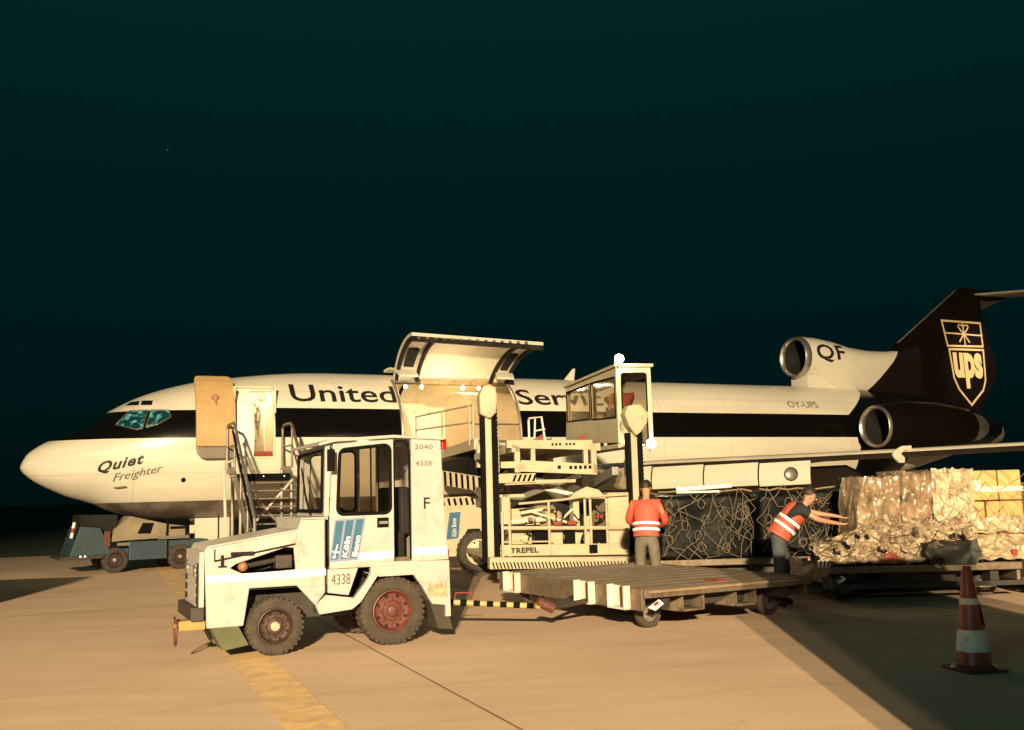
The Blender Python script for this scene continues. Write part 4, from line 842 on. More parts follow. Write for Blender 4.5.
# ------------------------------------------------------------------ flat pallet dolly
DA = R(28.8); e2 = Vector((math.cos(DA), math.sin(DA), 0)); f2 = Vector((-math.sin(DA), math.cos(DA), 0)); DB = Vector((1.46, 11.73, 0))
def tri_bracket(bm, x, z0=.20, z1=.38, wd=.34):
    box(bm, x, x + wd, .10, .50, z0, z0 + .025); box(bm, x, x + .025, .1, .5, z0, z1); box(bm, x + wd - .025, x + wd, .1, .5, z0, z1)
    plate(bm, [(x - .30, z0 + .05), (x - .002, z0), (x - .002, z1 - .02)], .12, .14)
def make_dolly(name, loc, rz, wid, ln, label, group, guides=()):
    D = thing(name, loc, rz, label, 'dolly', group)
    bm = new(); ts = 11
    box(bm, .06, wid - .06, .06, ln - .06, .425, .455)
    for k in range(ts):
        y = .12 + (ln - .24) * k / (ts - 1); box(bm, .06, wid - .06, y - .135 * (ln / 3.66), y + .135 * (ln / 3.66), .455, .485)
    obj('deck', bm, M['wood'], D, bevel=.006)
    bm = new()
    for k in range(ts - 1):
        y = .12 + (ln - .24) * (k + .5) / (ts - 1)
        tube(bm, [(.12, y, .474), (wid - .12, y, .474)], .016, 8)
    obj('deck_roller', bm, M['steel'], D, smooth=True)
    bm = new()
    box(bm, .0, wid, -.0, .06, .40, .50); box(bm, 0, wid, ln - .06, ln, .40, .50)
    obj('side_rail', bm, M['railmetal'], D, bevel=.008)
    bm = new(); box(bm, 0, .05, .07, ln - .07, .25, .50); box(bm, wid - .05, wid, .07, ln - .07, .25, .50); obj('end_rail', bm, M['railmetal'], D, bevel=.008)
    bm = new(); box(bm, .3, .42, .1, ln - .1, .25, .42); box(bm, wid - .42, wid - .3, .1, ln - .1, .25, .42); box(bm, .1, wid - .1, .5, .62, .2, .42); box(bm, .1, wid - .1, ln - .62, ln - .5, .2, .42); box(bm, wid * .3, wid * .7, .3, ln - .3, .24, .40)
    obj('underframe', bm, M['darkframe'], D)
    if guides:
        for x in (.6, 1.42): bm = new(); tri_bracket(bm, x); obj1('fork_pocket', bm, M['railmetal'], D)
    for y0 in guides:
        bm = new(); box(bm, -.09, -.0, y0, y0 + .36, .255, .275); box(bm, -.09, -.0, y0, y0 + .025, .26, .53); box(bm, -.09, 0, y0 + .335, y0 + .36, .26, .53); box(bm, -.004, .0, y0 + .19, y0 + .33, .28, .52)
        pl = obj('end_guide', bm, M['plane_white'], D, bevel=.004)
        bm = new(); box(bm, -.03, -.006, y0 + .05, y0 + .17, .29, .51); obj('guide_face', bm, M['redrim'], pl)
    for x, y in ((.35, .45), (wid - .35, .45), (.35, ln - .45), (wid - .35, ln - .45)):
        q = Matrix.Translation((x, y - .0, .17)); bm = new(); lathe(bm, [(.09, -.045), (.16, -.05), (.17, -.03), (.17, .03), (.16, .05), (.09, .045)], q, 28); w_ = obj('caster_wheel', bm, M['tyre'], D, smooth=True)
        bm = new(); lathe(bm, [(.10, -.04), (.03, -.045), (.001, -.05)], q, 20); obj('rim', bm, M['steel'], w_, smooth=True)
        bm = new(); box(bm, x - .04, x + .04, y - .08, y - .06, .16, .36); box(bm, x - .04, x + .04, y + .06, y + .08, .16, .36); box(bm, x - .08, x + .08, y - .08, y + .08, .34, .37); obj('fork', bm, M['darkframe'], w_)
    for x in (.02,):
        bm = new(); plate(bm, [(x, .30), (x + .16, .38), (x + .22, .33), (x + .10, .26)], -.025, -.004); rl = obj('reflector', bm, M['white_clean'], D)
        bm = new(); plate(bm, [(x + .07, .335), (x + .13, .365), (x + .16, .34), (x + .09, .31)], -.028, -.0255); obj('red_mark', bm, M['red'], rl)
    return D
D1 = make_dolly('pallet_dolly', DB, DA, 2.6, 3.66, 'empty flat pallet dolly with worn bare deck behind the white tug', None, guides=(.30, 1.05, 2.95))
bm = new(); box(bm, 1.35, 1.52, .35, .6, .486, .50); obj('deck_marker', bm, M['red'], D1)
# tow bar with black and pale hoops
TB = thing('tow_bar', (-.30, 12.35, 0), 0, 'black and yellow striped tow bar linking the tug to the flat dolly', 'tow bar')
a_ = Vector((-.55, -.12, .37)); b_ = Vector((.56, -.18, .30)); N = 14
bm = new()
for k in range(N): tube(bm, [a_.lerp(b_, k / N), a_.lerp(b_, (k + 1) / N)], .034, 10, mi=k % 2, cap=(k in (0, N - 1)))
obj('bar', bm, [M['black'], M['yel']], TB, smooth=True)
bm = new(); tube(bm, [a_ + Vector((-.3, 0, .02)), a_], .016, 8); tube(bm, [a_ + Vector((-.36, 0, .02)), a_ + Vector((-.3, 0, .02))], .04, 8); obj('tow_eye', bm, M['steel'], TB)
bm = new(); tube(bm, [(-.46, -.12, .39), (-.45, -.12, .475), (-.24, -.12, .475), (-.25, -.12, .39)], .009, 6); obj('red_handle', bm, M['red'], TB)
bm = new(); tube(bm, [b_ + Vector((-.03, 0, .06)), b_ + Vector((.16, .05, -.04))], .06, 10); obj('bar_joint', bm, M['redrim'], TB)
bm = new(); tube(bm, [b_ + Vector((.12, .04, -.03)), (1.15, 1.15, .30)], .035, 8); tube(bm, [b_ + Vector((.12, .04, -.03)), (1.35, .55, .30)], .035, 8); tube(bm, [(1.15, 1.15, .30), (1.35, .55, .3)], .03, 8); obj('drawbar_frame', bm, M['darkframe'], TB)

# ------------------------------------------------------------------ cargo loader
LA = math.atan2(.208, .978); LD = thing('cargo_loader', (-.44, 17.6, 0), LA, 'cream scissor lift cargo loader with glazed cab raised to the cargo door', 'cargo loader')
def mast(x, ztop, hd, wd=.11):
    bm = new(); box(bm, x, x + wd, 0, .14, .45, ztop); m_ = obj('mast', bm, M['cream'], LD, bevel=.006)
    bm = new(); box(bm, x + wd + .002, x + wd + .10, .0, .14, .45, ztop + .04); box(bm, x - .08, x - .002, .03, .14, .45, ztop - .05)
    for k in range(int((ztop - .5) / .07)): box(bm, x + wd + .10, x + wd + .115, .02, .12, .5 + k * .07, .535 + k * .07)
    obj('rack_track', bm, M['black'], m_)
    return m_
m1 = mast(-.06, 3.16, 0); bm = new(); plate(bm, [(-.16, 3.02), (-.17, 3.36), (-.10, 3.52), (.02, 3.56), (.13, 3.50), (.16, 3.30), (.13, 3.05), (.02, 2.94)], -.10, .20); obj('mast_head', bm, M['cream'], m1, bevel=.04)
m2 = mast(2.62, 2.72, 0)
bm = new(); plate(bm, [(2.47, 3.0), (2.55, 3.15), (2.78, 3.18), (2.92, 3.02), (2.9, 2.84), (2.76, 2.68), (2.68, 2.60), (2.55, 2.78)], -.14, .16); obj('mast_head', bm, M['cream'], m2, bevel=.03)
# main chassis
bm = new(); box(bm, .16, 2.9, .12, 6.5, .42, .52); box(bm, .16, .24, .1, 2.2, .5, .74); box(bm, 2.75, 2.85, .1, 6.5, .5, .74); plate(bm, [(.18, .56), (2.5, .50), (2.5, .70), (.18, .75)], -.03, .06); box(bm, .5, 2.6, 6.4, 6.5, .5, 1.1); obj('chassis', bm, M['cream'], LD, bevel=.01)
text('maker_plate', 'TREPEL', lambda x, z: Vector((.33 + x, -.036, .60 + z - .01 * x)), M['letter'], LD, .50, .095, bold=.05, spacing=1.1)
bm = new(); plate(bm, [(-.08, .36), (2.75, .28), (2.75, .46), (-.08, .56)], -.25, -.04); hz = obj('rear_bumper', bm, M['cream'], LD, bevel=.01)
bm = new()
for k in range(44):
    x = -.04 + k * .062; plate(bm, [(x + .03, .365 - .028 * x), (x + .055, .365 - .028 * x), (x + .02, .475 - .030 * x), (x - .005, .475 - .030 * x)], -.256, -.2505)
obj('hazard_stripe', bm, M['black'], hz)
# rear railing
bm = new()
for x in (.20, .33, 1.04, 1.70, 1.80, 2.10): tube(bm, [(x, -.02, .55), (x, -.02, 1.32 if x < .3 else 1.50)], .024, 8)
tube(bm, [(.20, -.02, 1.04), (2.50, -.02, .97)], .035, 8); tube(bm, [(.50, -.02, 1.45), (1.3, -.02, 1.50), (1.72, -.02, 1.55)], .022, 8); tube(bm, [(1.8, -.02, 1.54), (2.5, -.02, 1.56)], .02, 8); tube(bm, [(.2, -.02, .80), (1.1, -.02, .78)], .016, 6)
obj('railing', bm, M['cream'], LD, smooth=True)
bm = new(); box(bm, .40, .78, .25, .8, .72, .98); box(bm, 1.12, 1.34, .2, .6, .7, 1.02); box(bm, .45, 1.0, .5, 1.0, 1.06, 1.36); box(bm, 2.15, 2.55, .05, 1.2, .66, 1.60); box(bm, 1.55, 1.66, .2, .5, .7, 1.6); box(bm, 1.72, 1.86, .12, .2, .68, 1.2); obj('machinery_box', bm, M['cream'], LD, bevel=.012)
bm = new(); box(bm, .3, 2.6, 1.3, 1.4, .55, 1.5); obj('dark_backing_sheet', bm, M['dark'], LD)  # dark sheet added for the shade behind the machinery
bm = new()
for (a, b, r_) in (((.36, .35, 1.12), (1.1, .5, 1.16), .05), ((.8, .3, 1.3), (1.55, .3, 1.06), .022), ((.6, .3, 1.28), (1.0, .3, 1.34), .03), ((1.3, .3, 1.1), (1.62, .3, 1.38), .02)): tube(bm, [a, b], r_, 8)
for x in (1.42, 1.62, 2.0): tube(bm, [(x, .25, .65), (x + .05, .22, .85), (x + .12, .25, .97)], .02, 6)
obj('hydraulic_line', bm, M['liner'], LD, smooth=True)
bm = new()
for x in (1.15, 1.42): box(bm, x, x + .16, .1, .2, 1.05, 1.12)
for x in (1.95, 2.02): box(bm, x, x + .05, .1, .2, 1.15, 1.22)
obj('red_valve', bm, M['red'], LD, bevel=.01)
bm = new(); box(bm, 1.75, 1.90, -.05, -.035, .55, .70); obj('socket_cover', bm, M['black'], LD)
bm = new(); bmesh.ops.create_uvsphere(bm, u_segments=16, v_segments=10, radius=.3, matrix=Matrix.Translation((1.15, .9, 1.18)) @ Matrix.Diagonal((1.25, 1, .75, 1))); obj('hydraulic_tank', bm, mat('tan_tank_paint', (.5, .36, .22), .5), LD, smooth=True)
random.seed(21)
bm = new()
for k in range(26):
    x = random.uniform(.35, 2.1); z = random.choice((random.uniform(.72, .95), random.uniform(1.08, 1.4))); y = random.uniform(.15, .6); a_, b_, c_ = [random.uniform(.02, .09) for _ in range(3)]; box(bm, x, x + a_, y, y + b_, z, z + c_)
for o_ in [obj('valve_block', bm, M['railmetal'], LD)]: o_['kind'] = 'stuff'
bm = new()
for k in range(12):
    x = random.uniform(.4, 2.0); z = random.uniform(.7, 1.3); tube(bm, [(x, .16, z), (x + random.uniform(.05, .2), .12, z + random.uniform(-.15, .05)), (x + random.uniform(.1, .35), .2, z + random.uniform(-.1, .2))], .013, 5)
for o_ in [obj('black_hose', bm, M['black'], LD, smooth=True)]: o_['kind'] = 'stuff'
bm = new(); box(bm, .82, 1.08, .12, .16, .74, .98); box(bm, 1.36, 1.54, .10, .16, .72, .98); box(bm, 1.88, 2.12, .10, .16, .74, 1.0)
for o_ in [obj('dark_gap_slab', bm, M['black'], LD)]: o_['kind'] = 'stuff'  # black slabs standing in for shaded gaps between the machinery
# scissor arms
bm = new()
for x in (.35, 2.35):
    beam(bm, (x, .6, 1.35), (x, 5.6, 2.05), .12, .16); beam(bm, (x + .14, 5.6, 1.2), (x + .14, .6, 2.0), .12, .16)
beam(bm, (.2, .4, 1.42), (1.9, .9, 1.95), .08, .10); beam(bm, (2.0, .4, 1.5), (.35, .9, 1.9), .08, .08)
obj('scissor_arm', bm, M['steel'], LD, bevel=.01)
bm = new(); plate(bm, [(1.42, 1.52), (2.12, 1.50), (1.98, 1.66), (1.76, 1.72), (1.55, 1.63)], .0, .12); box(bm, .2, .35, .0, .3, 1.1, 1.62); box(bm, 0.17, .62, .0, .06, 1.56, 1.62); obj('pivot_bracket', bm, M['cream'], LD, bevel=.012)
# raised platform
bm = new()
plate(bm, [(.55, 2.02), (2.02, 1.93), (2.02, 2.12), (.62, 2.22)], .2, .32)     # lower cross beam
plate(bm, [(.36, 2.44), (1.95, 2.38), (1.95, 2.56), (.36, 2.58)], .2, .34)     # upper cross beam
box(bm, .50, .60, .2, .3, 2.0, 2.45); box(bm, .80, .88, .2, .3, 2.2, 2.42); box(bm, 1.78, 1.86, .2, .3, 2.1, 2.40); box(bm, 1.92, 2.02, .2, .3, 1.95, 2.5); box(bm, .12, .22, .2, .4, 2.0, 2.6); box(bm, .25, .52, .22, .32, 2.08, 2.2)
box(bm, .45, .60, .2, 4.2, 2.36, 2.5); box(bm, 1.95, 2.1, .2, 4.2, 2.36, 2.5); box(bm, .6, 1.95, .5, 4.2, 2.44, 2.50); plate(bm, [(.3, 1.78), (1.6, 1.80), (1.6, 1.86), (.3, 1.87)], .15, .3)
pf = obj('lift_platform', bm, M['cream'], LD, bevel=.01)
bm = new()
for k in range(6): box(bm, 1.18 + k * .07 + (.05 if k > 2 else 0), 1.22 + k * .07 + (.05 if k > 2 else 0), .335 - .14, .199, 2.47, 2.51)
for k in range(5): box(bm, 1.50 + k * .09, 1.55 + k * .09, .19, .199, 2.04, 2.10)
box(bm, 1.28, 1.34, .19, .199, 2.05, 2.11); obj('stencil_mark', bm, M['black'], pf)
bm = new()
for x in (.55, 1.35): plate(bm, [(x + .30, 2.58), (x + .48, 2.58), (x + .48, 2.68)], .22, .26)
obj('red_flag_plate', bm, M['red'], pf)
bm = new()
for k in range(16): y = .7 + k * .22; tube(bm, [(.62, y, 2.53), (1.93, y, 2.53)], .035, 8)
obj('platform_roller', bm, M['steel'], pf, smooth=True)
bm = new(); tube(bm, [(1.0, 1.2, 2.5), (1.0, 1.2, 3.0), (1.05, 1.4, 3.05), (1.3, 1.4, 3.08), (1.35, 1.3, 2.5)], .022, 8); tube(bm, [(1.12, 1.3, 2.55), (1.15, 1.3, 3.04)], .018, 8); tube(bm, [(1.12, 1.3, 2.8), (1.34, 1.3, 2.84)], .015, 8); obj('platform_gate', bm, M['plane_white'], pf, smooth=True)
# bridge to the door, with rail
bm = new(); box(bm, .55, 2.2, 4.4, 9.95, 2.62, 2.74); box(bm, .45, .55, 4.2, 9.9, 2.60, 2.84); box(bm, 2.2, 2.3, 4.2, 9.9, 2.60, 2.84); box(bm, .5, 2.2, 4.1, 4.3, 2.2, 2.7)
br = obj('bridge_platform', bm, M['cream'], LD, bevel=.01)
bm = new()
for a, b in (((.50, 4.5, 3.60), (-.20, 9.6, 3.74)), ((.50, 4.5, 3.22), (-.20, 9.6, 3.38))): tube(bm, [a, b], .024, 8)
for t in (0, .05, .5, 1): x = .5 - .7 * t; y = 4.5 + 5.1 * t; tube(bm, [(x, y, 2.72), (x, y, 3.62 + .14 * t)], .026 if t != .05 else .04, 8)
obj('bridge_handrail', bm, M['cream'], br, smooth=True)
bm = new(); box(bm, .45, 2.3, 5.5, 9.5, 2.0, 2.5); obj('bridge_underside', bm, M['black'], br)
# front carrier box with wheel (turned out to the side)
FC = Matrix.Translation((-1.50 + .44, 21.35 - 17.6, 0))
def lw(x, y, z): p = Vector((x, y, 0)) - Vector((-.44, 17.6, 0)); c, s = math.cos(LA), math.sin(LA); return Vector((p.x * c + p.y * s, -p.x * s + p.y * c, z))
rot_f = R(18) - LA
Mf = Matrix.Translation(lw(-1.62, 21.4, 0)) @ Matrix.Rotation(rot_f, 4, 'Z')
bm = new(); arch = [(0.02, .34), (0, .5), (.04, 1.50), (.12, 1.58), (1.2, 1.62), (1.3, 1.2), (1.3, .62), (1.05, .62), (.88, .90), (.62, .90), (.50, .70), (.42, .34)]
plate(bm, arch, 0, .06, f=lambda x, y, z: Mf @ Vector((x, y, z))); box(bm, .02, 1.3, .06, 1.2, 1.0, 1.56, 0, Mf); box(bm, .02, .4, .06, 1.2, .4, 1.0, 0, Mf); box(bm, .02, .08, .06, 1.2, .35, 1.5, 0, Mf)
cb = obj('wheel_housing', bm, M['cream'], LD, bevel=.012)
bm = new()
for k in range(7):
    x = .08 + k * .13; plate(bm, [(x, 1.40), (x + .05, 1.42), (x + .01, 1.57), (x - .04, 1.55)], -.012, -.004, f=lambda x, y, z: Mf @ Vector((x, y, z)))
obj('hazard_stripe', bm, M['black'], cb)
bm = new(); plate(bm, [(.22, 1.26), (.46, 1.27), (.40, .72), (.14, .70)], -.02, -.006, f=lambda x, y, z: Mf @ Vector((x, y, z))); bp = obj('airport_panel', bm, M['blue'], cb)
text('panel_lettering', 'Köln Bonn', lambda x, z: Mf @ Vector((.36 - z, -.026, .76 + x)), M['plane_white'], bp, .38, .1, bold=.02)
wf = bpy.data.objects.new('wheel_carrier', None)
wfe = wheel(LD, 0, 0, .43, .26, M['hub'], M['hub'], treads=24)
bpy.data.objects.remove(wf)
wfe.matrix_local = Matrix.Translation(lw(-.84, 21.45, 0)) @ Matrix.Rotation(R(20) - LA, 4, 'Z')
# sloping striped side beam of the bridge
bm = new(); pa, pb = lw(-1.60, 21.3, 2.0), lw(-.55, 20.6, 1.80); d = (pb - pa); q = d.to_track_quat('X', 'Z').to_matrix().to_4x4(); q.translation = pa
box(bm, 0, d.length, -.04, .04, -.14, .16, 0, q); sbm = obj('striped_beam', bm, M['cream'], LD, bevel=.01)
bm = new()
for k in range(8): x = .04 + k * .15; plate(bm, [(x, -.13), (x + .06, -.13), (x + .0, .15), (x - .06, .15)], -.05, -.042, f=lambda x, y, z: q @ Vector((x, y, z)))
obj('hazard_stripe', bm, M['black'], sbm); bm = new()
for k in range(5): x = .42 + k * .09; plate(bm, [(x, 1.84), (x + .04, 1.84), (x + .09, 1.96), (x + .05, 1.96)], .09, .10)
obj('hazard_stripe', bm, M['black'], sbm)
bm = new(); box(bm, .12, .85, .1, .2, 1.82, 1.98); obj('cross_beam', bm, M['cream'], LD)
for x, y in ((2.6, 1.6), (2.6, 6.0), (.7, 6.0)):
    wheel(LD, x, y, .3, .25, M['hub'], M['hub'], treads=24)
# cab
CB = Matrix.Translation((2.30, .86, 0))
def cabp(x, y, z): return CB @ Vector((x, y, z))
cl, cw, z0c, z1c = 3.75, .70, 2.53, 3.98
bm = new()
def lside(y, z): return Vector((2.30, .86 + y, z))
# left long side (x = 2.30 plane), drawn as (y,z)
def f_left(x, y, z): return Vector((2.30 + y, .86 + x, z))
wl = [[(.10, 3.02), (1.72, 3.10), (1.72, 3.86), (.10, 3.80)], [(1.84, 3.12), (3.66, 3.20), (3.66, 3.86), (1.84, 3.86)]]
plate(bm, [(0, 2.53), (3.75, 2.72), (3.75, 3.96), (0, 3.98)], 0, .05, wl, f=f_left)
plate(bm, [(0, 2.53), (3.75, 2.72), (3.75, 3.96), (0, 3.98)], cw - .05, cw, wl, f=f_left)
# rear end (y = .86 plane)
plate(bm, [(2.35, 2.45), (2.95, 2.45), (2.95, 3.98), (2.35, 3.98)], .86, .91, [rrect(2.40, 2.90, 3.10, 3.86, .05), rrect(2.55, 2.90, 2.52, 3.02, .05)])
plate(bm, [(2.35, 2.72), (2.95, 2.72), (2.95, 3.96), (2.35, 3.96)], 4.56, 4.61, [rrect(2.40, 2.90, 3.2, 3.86, .05)])
cab = obj('operator_cab', bm, M['cream'], LD, bevel=.008)
bm = new(); box(bm, 2.26, 3.04, .80, 4.70, 3.98, 4.04); obj('cab_roof', bm, M['cream'], cab, bevel=.012)
bm = new(); box(bm, 2.36, 2.94, .92, 4.55, 2.47, 2.52); obj('cab_floor', bm, M['cream'], cab)
for wq in wl:
    bm = new(); plate(bm, wq, .02, .026, f=f_left); pane = obj('window_pane', bm, M['smoke'], cab)
    bm = new(); tube(bm, [f_left(x, .0, z) for x, z in wq + wq[:1]], .018, 6, cap=False); obj('window_seal', bm, M['black'], pane)
bm = new(); plate(bm, rrect(2.40, 2.90, 3.10, 3.86, .05), .88, .886); pane = obj('window_pane', bm, M['smoke'], cab)
bm = new(); rim(bm, rrect(2.40, 2.90, 3.10, 3.86, .05), .858, .016); rim(bm, rrect(2.55, 2.90, 2.52, 3.02, .05), .858, .014); obj('window_seal', bm, M['black'], pane)
bm = new(); box(bm, 2.42, 2.50, .80, .90, 2.15, 2.47); box(bm, 2.40, 2.55, .8, .9, 1.9, 2.2); box(bm, 2.3, 2.36, .9, 4.4, 2.44, 2.52); obj('cab_bracket', bm, M['cream'], cab); cab.location.x = .36
def worklamp(name, p, r, power, parent):
    bm = new(); bmesh.ops.create_uvsphere(bm, u_segments=18, v_segments=12, radius=r, matrix=Matrix.Translation(p)); o_ = obj(name, bm, M['lamp'], parent, smooth=True)
    bm = new(); tube(bm, [Vector(p) + Vector((0, .02, -r * .5)), Vector(p) + Vector((0, .1, -r * 1.6))], .02, 6); box(bm, p[0] - r * .7, p[0] + r * .7, p[1] + r * .9, p[1] + r * 1.3, p[2] - r * .7, p[2] + r * .7); obj('lamp_bracket', bm, M['steel'], o_)
    l = bpy.data.lights.new('lamp_light', 'POINT'); l.energy = power; l.color = (1, .82, .5); l.shadow_soft_size = r; q_ = bpy.data.objects.new('lamp_light', l); COL.objects.link(q_); q_.parent = o_; q_.location = Vector(p) + Vector((0, -r * 2.2, 0))
worklamp('work_lamp', (2.33, .72, 4.12), .088, 36, cab); worklamp('work_lamp', (2.86, .62, 2.50), .088, 30, cab)
bm = new(); box(bm, 2.42, 2.9, 1.5, 2.0, 2.53, 2.95); box(bm, 2.42, 2.9, 1.92, 2.0, 2.86, 3.3); obj('operator_seat', bm, M['dark'], cab, bevel=.02)
bm = new(); box(bm, 2.42, 2.55, 2.6, 2.9, 2.53, 3.2); obj('control_box', bm, M['cream'], cab, bevel=.02)

# ------------------------------------------------------------------ passenger stairs
ST = thing('passenger_stairs', OX + ex * 5.36 + nx * 1.95, AL, 'mobile boarding stairs with metal handrails standing at the open crew door', 'boarding stairs')
# local: x along aircraft, -y toward camera
hw_ = .64
bm = new()
for k in range(11):
    z = 2.05 - .19 * k; y = -1.15 - .25 * k
    if z < .3: break
    box(bm, -hw_, hw_, y - .27, y, z - .03, z)
tr = obj('tread', bm, M['alu'], ST, bevel=.004)
bm = new(); box(bm, -hw_, hw_, -1.15, .0, 2.20, 2.26); obj('top_landing', bm, M['alu'], ST, bevel=.005)
bm = new(); box(bm, -hw_, hw_, -1.20, -1.155, 2.08, 2.26); ld_ = obj('landing_edge', bm, M['black'], ST)
bm = new()
for x in (-.5, 0, .5): lathe(bm, [(.001, -.02), (.02, -.015), (.022, 0)], Matrix.Translation((x, -1.20, 2.19)), 10)
obj('stud', bm, M['alu'], ld_)
for sx in (-1, 1):
    bm = new(); beam(bm, (sx * (hw_ + .03), -1.05, 2.25), (sx * (hw_ + .03), -3.6, .25), .04, .26); beam(bm, (sx * (hw_ + .03), -1.1, 2.36), (sx * (hw_ + .03), 0, 2.36), .04, .16); obj('stringer', bm, M['steel'], ST)
    bm = new(); X_ = sx * (hw_ + .05)
    tube(bm, [(X_, -.1, 2.4), (X_, -.1, 3.42), (X_, -.25, 3.50), (X_, -1.0, 3.50), (X_, -1.2, 3.40), (X_, -3.7, 1.22), (X_, -3.75, .5)], .035, 8)
    tube(bm, [(X_, -.1, 2.95), (X_, -1.15, 2.95), (X_, -3.7, .80)], .025, 8)
    for t in (0, .35, .7): tube(bm, [(X_, -1.15 - 2.5 * t, 2.4 - 2.1 * t), (X_, -1.15 - 2.5 * t, 3.42 - 2.15 * t)], .03, 8)
    obj('handrail', bm, M['railmetal'] if sx > 0 else M['steel'], ST, smooth=True)
    bm = new(); tube(bm, [(X_ + .035 * sx, -1.1, 3.30), (X_ + .035 * sx, -3.7, 1.05)], .03, 6); obj('rail_cover', bm, M['black'], ST, smooth=True)
bm = new(); tube(bm, [(-.95, -1.2, 2.5), (-.98, -1.9, .5)], .035, 8); tube(bm, [(-.68, -1.1, 2.6), (-.95, -1.2, 2.5)], .03, 8); obj('support_strut', bm, M['plane_white'], ST, smooth=True)
bm = new(); beam(bm, (-.6, -1.4, .7), (.6, -1.6, 2.1), .04, .05); beam(bm, (.6, -1.4, .7), (-.6, -1.6, 2.1), .04, .05)
for sx in (-1, 1): tube(bm, [(sx * .6, -.4, .35), (sx * .6, -.4, 2.36)], .045, 8); tube(bm, [(sx * .6, -1.5, .35), (sx * .6, -1.5, 2.0)], .04, 8)
box(bm, -.7, .7, -3.6, -.3, .28, .36); obj('lower_frame', bm, M['steel'], ST)
for x, y in ((-.6, -.6), (.6, -.6), (-.6, -3.2), (.6, -3.2)):
    bm = new(); lathe(bm, [(.06, -.05), (.16, -.06), (.17, -.03), (.17, .03), (.16, .06), (.06, .05)], Matrix.Translation((x, y, .17)), 20); obj('wheel', bm, M['tyre'], ST, smooth=True)

# ------------------------------------------------------------------ blue belt loader under the nose
BA = R(33); BL = thing('belt_loader', (-9.5, 24.1, 0), BA, 'dark blue belt loader with pale conveyor boom parked under the airplane nose', 'belt loader')
M['bluegrey'] = mat('shade_dimmed_blue_paint', (.032, .062, .082), .5, var=.15, dirt=.5)  # blue darkened to stand in for the dimmer light under the nose
bm = new(); box(bm, .27, 1.15, -.05, 1.5, .28, .72); box(bm, -.7, 2.3, .1, 1.4, .36, .56); box(bm, 1.2, 2.2, .1, 1.4, .5, .70); obj('chassis', bm, M['bluegrey'], BL, bevel=.015)
bm = new(); plate(bm, [(-1.05, .42), (-.82, 1.12), (-.38, 1.08), (-.10, .44)], .0, 1.4); obj('front_cowl', bm, M['bluegrey'], BL, bevel=.02)
bm = new(); plate(bm, [(-.80, 1.12), (-.78, 1.38), (.05, 1.36), (.0, .9), (-.12, .62), (-.36, 1.08)], .2, 1.3); obj('driver_hood', bm, M['dark'], BL, bevel=.02)
bm = new(); box(bm, -1.25, -.3, -.05, 1.5, .36, .44); obj('front_bumper', bm, M['darkframe'], BL, bevel=.01)
bm = new(); plate(bm, [(-.12, .72), (-.06, 1.02), (.32, 1.32), (1.20, 1.10), (1.62, 1.04), (1.62, .78), (.1, .74)], .1, .85); bo = obj('conveyor_boom', bm, mat('shade_dimmed_boom_paint', (.26, .215, .145), .6, var=.2, dirt=.7, dscale=2), BL, bevel=.01)  # boom colour also darkened for the dimmer light here
bm = new(); plate(bm, [(.48, .90), (.78, .89), (.86, 1.14), (.60, 1.15)], .08, .098); obj('dark_panel', bm, M['black'], bo)
bm = new(); tube(bm, [(1.18, .05, 1.2), (1.15, .05, .5)], .025, 6); box(bm, 1.25, 1.6, .06, .098, .98, 1.04); obj('boom_strut', bm, M['black'], bo)
bm = new(); box(bm, .0, 1.1, .0, .08, .63, .70); box(bm, .95, 1.7, .02, .09, .74, .82); obj('side_step', bm, M['alu'], BL)
for x in (-.03, 1.5):
    for y in (.12, 1.3): wheel(BL, x, y, .30, .2, M['darkrim'], M['steel'], treads=20)
bm = new(); tube(bm, [(-1.02, -.02, .86), (-.96, -.02, 1.22)], .035, 8); mk = obj('marker_post', bm, M['white_clean'], BL)
bm = new(); tube(bm, [(-1.0, -.025, .98), (-.985, -.025, 1.09)], .038, 8); obj('red_band', bm, M['red'], mk)
bm = new()
for x in (-.8, -.7): lathe(bm, [(.001, -.03), (.035, -.02), (.04, 0)], Matrix.Translation((x, -.05, .42)), 10)
obj('front_lamp', bm, M['alu'], BL)
bm = new(); box(bm, -.30, -.16, -.02, .0, .62, .98); obj('red_warning_plate', bm, M['redrim'], BL)

# ------------------------------------------------------------------ loaded dollies on the right
D2 = make_dolly('pallet_dolly', (2.15, 16.35, 0), R(3), 3.6, 2.3, 'dolly under the two dark netted loads behind the flat dolly', None)
D3 = make_dolly('pallet_dolly', (4.35, 14.25, 0), R(1.5), 2.75, 3.0, 'dolly under the torn plastic wrapped load, right of the bending worker', None)
D4 = make_dolly('pallet_dolly', (7.25, 14.35, 0), R(1.5), 3.4, 3.0, 'dolly at the right edge carrying yellow cartons above the traffic cone', None)
for DD, x1 in ((D3, 2.75), (D4, 3.4)):
    bm = new(); box(bm, .0, x1, -.16, -.12, .20, .27); box(bm, 0, .05, -.14, .3, .2, .35); obj('lower_bar', bm, M['cream'] if DD is D4 else M['darkframe'], DD, bevel=.006)
bm = new(); lathe(bm, [(.001, -.02), (.07, -.018), (.075, 0)], Matrix.Translation((1.55, -.02, .52)), 20); r1 = obj('round_reflector', bm, M['white_clean'], D3)
bm = new(); plate(bm, [(1.50, .56), (1.53, .58), (1.60, .48), (1.57, .46)], -.046, -.041); obj('red_slash', bm, M['red'], r1)
bm = new(); box(bm, -.15, .02, -.03, -.005, .50, .60); r2 = obj('striped_plate', bm, M['white_clean'], D3)
bm = new()
for k in range(3): plate(bm, [(-.14 + k * .055, .505), (-.115 + k * .055, .505), (-.09 + k * .055, .595), (-.115 + k * .055, .595)], -.036, -.031)
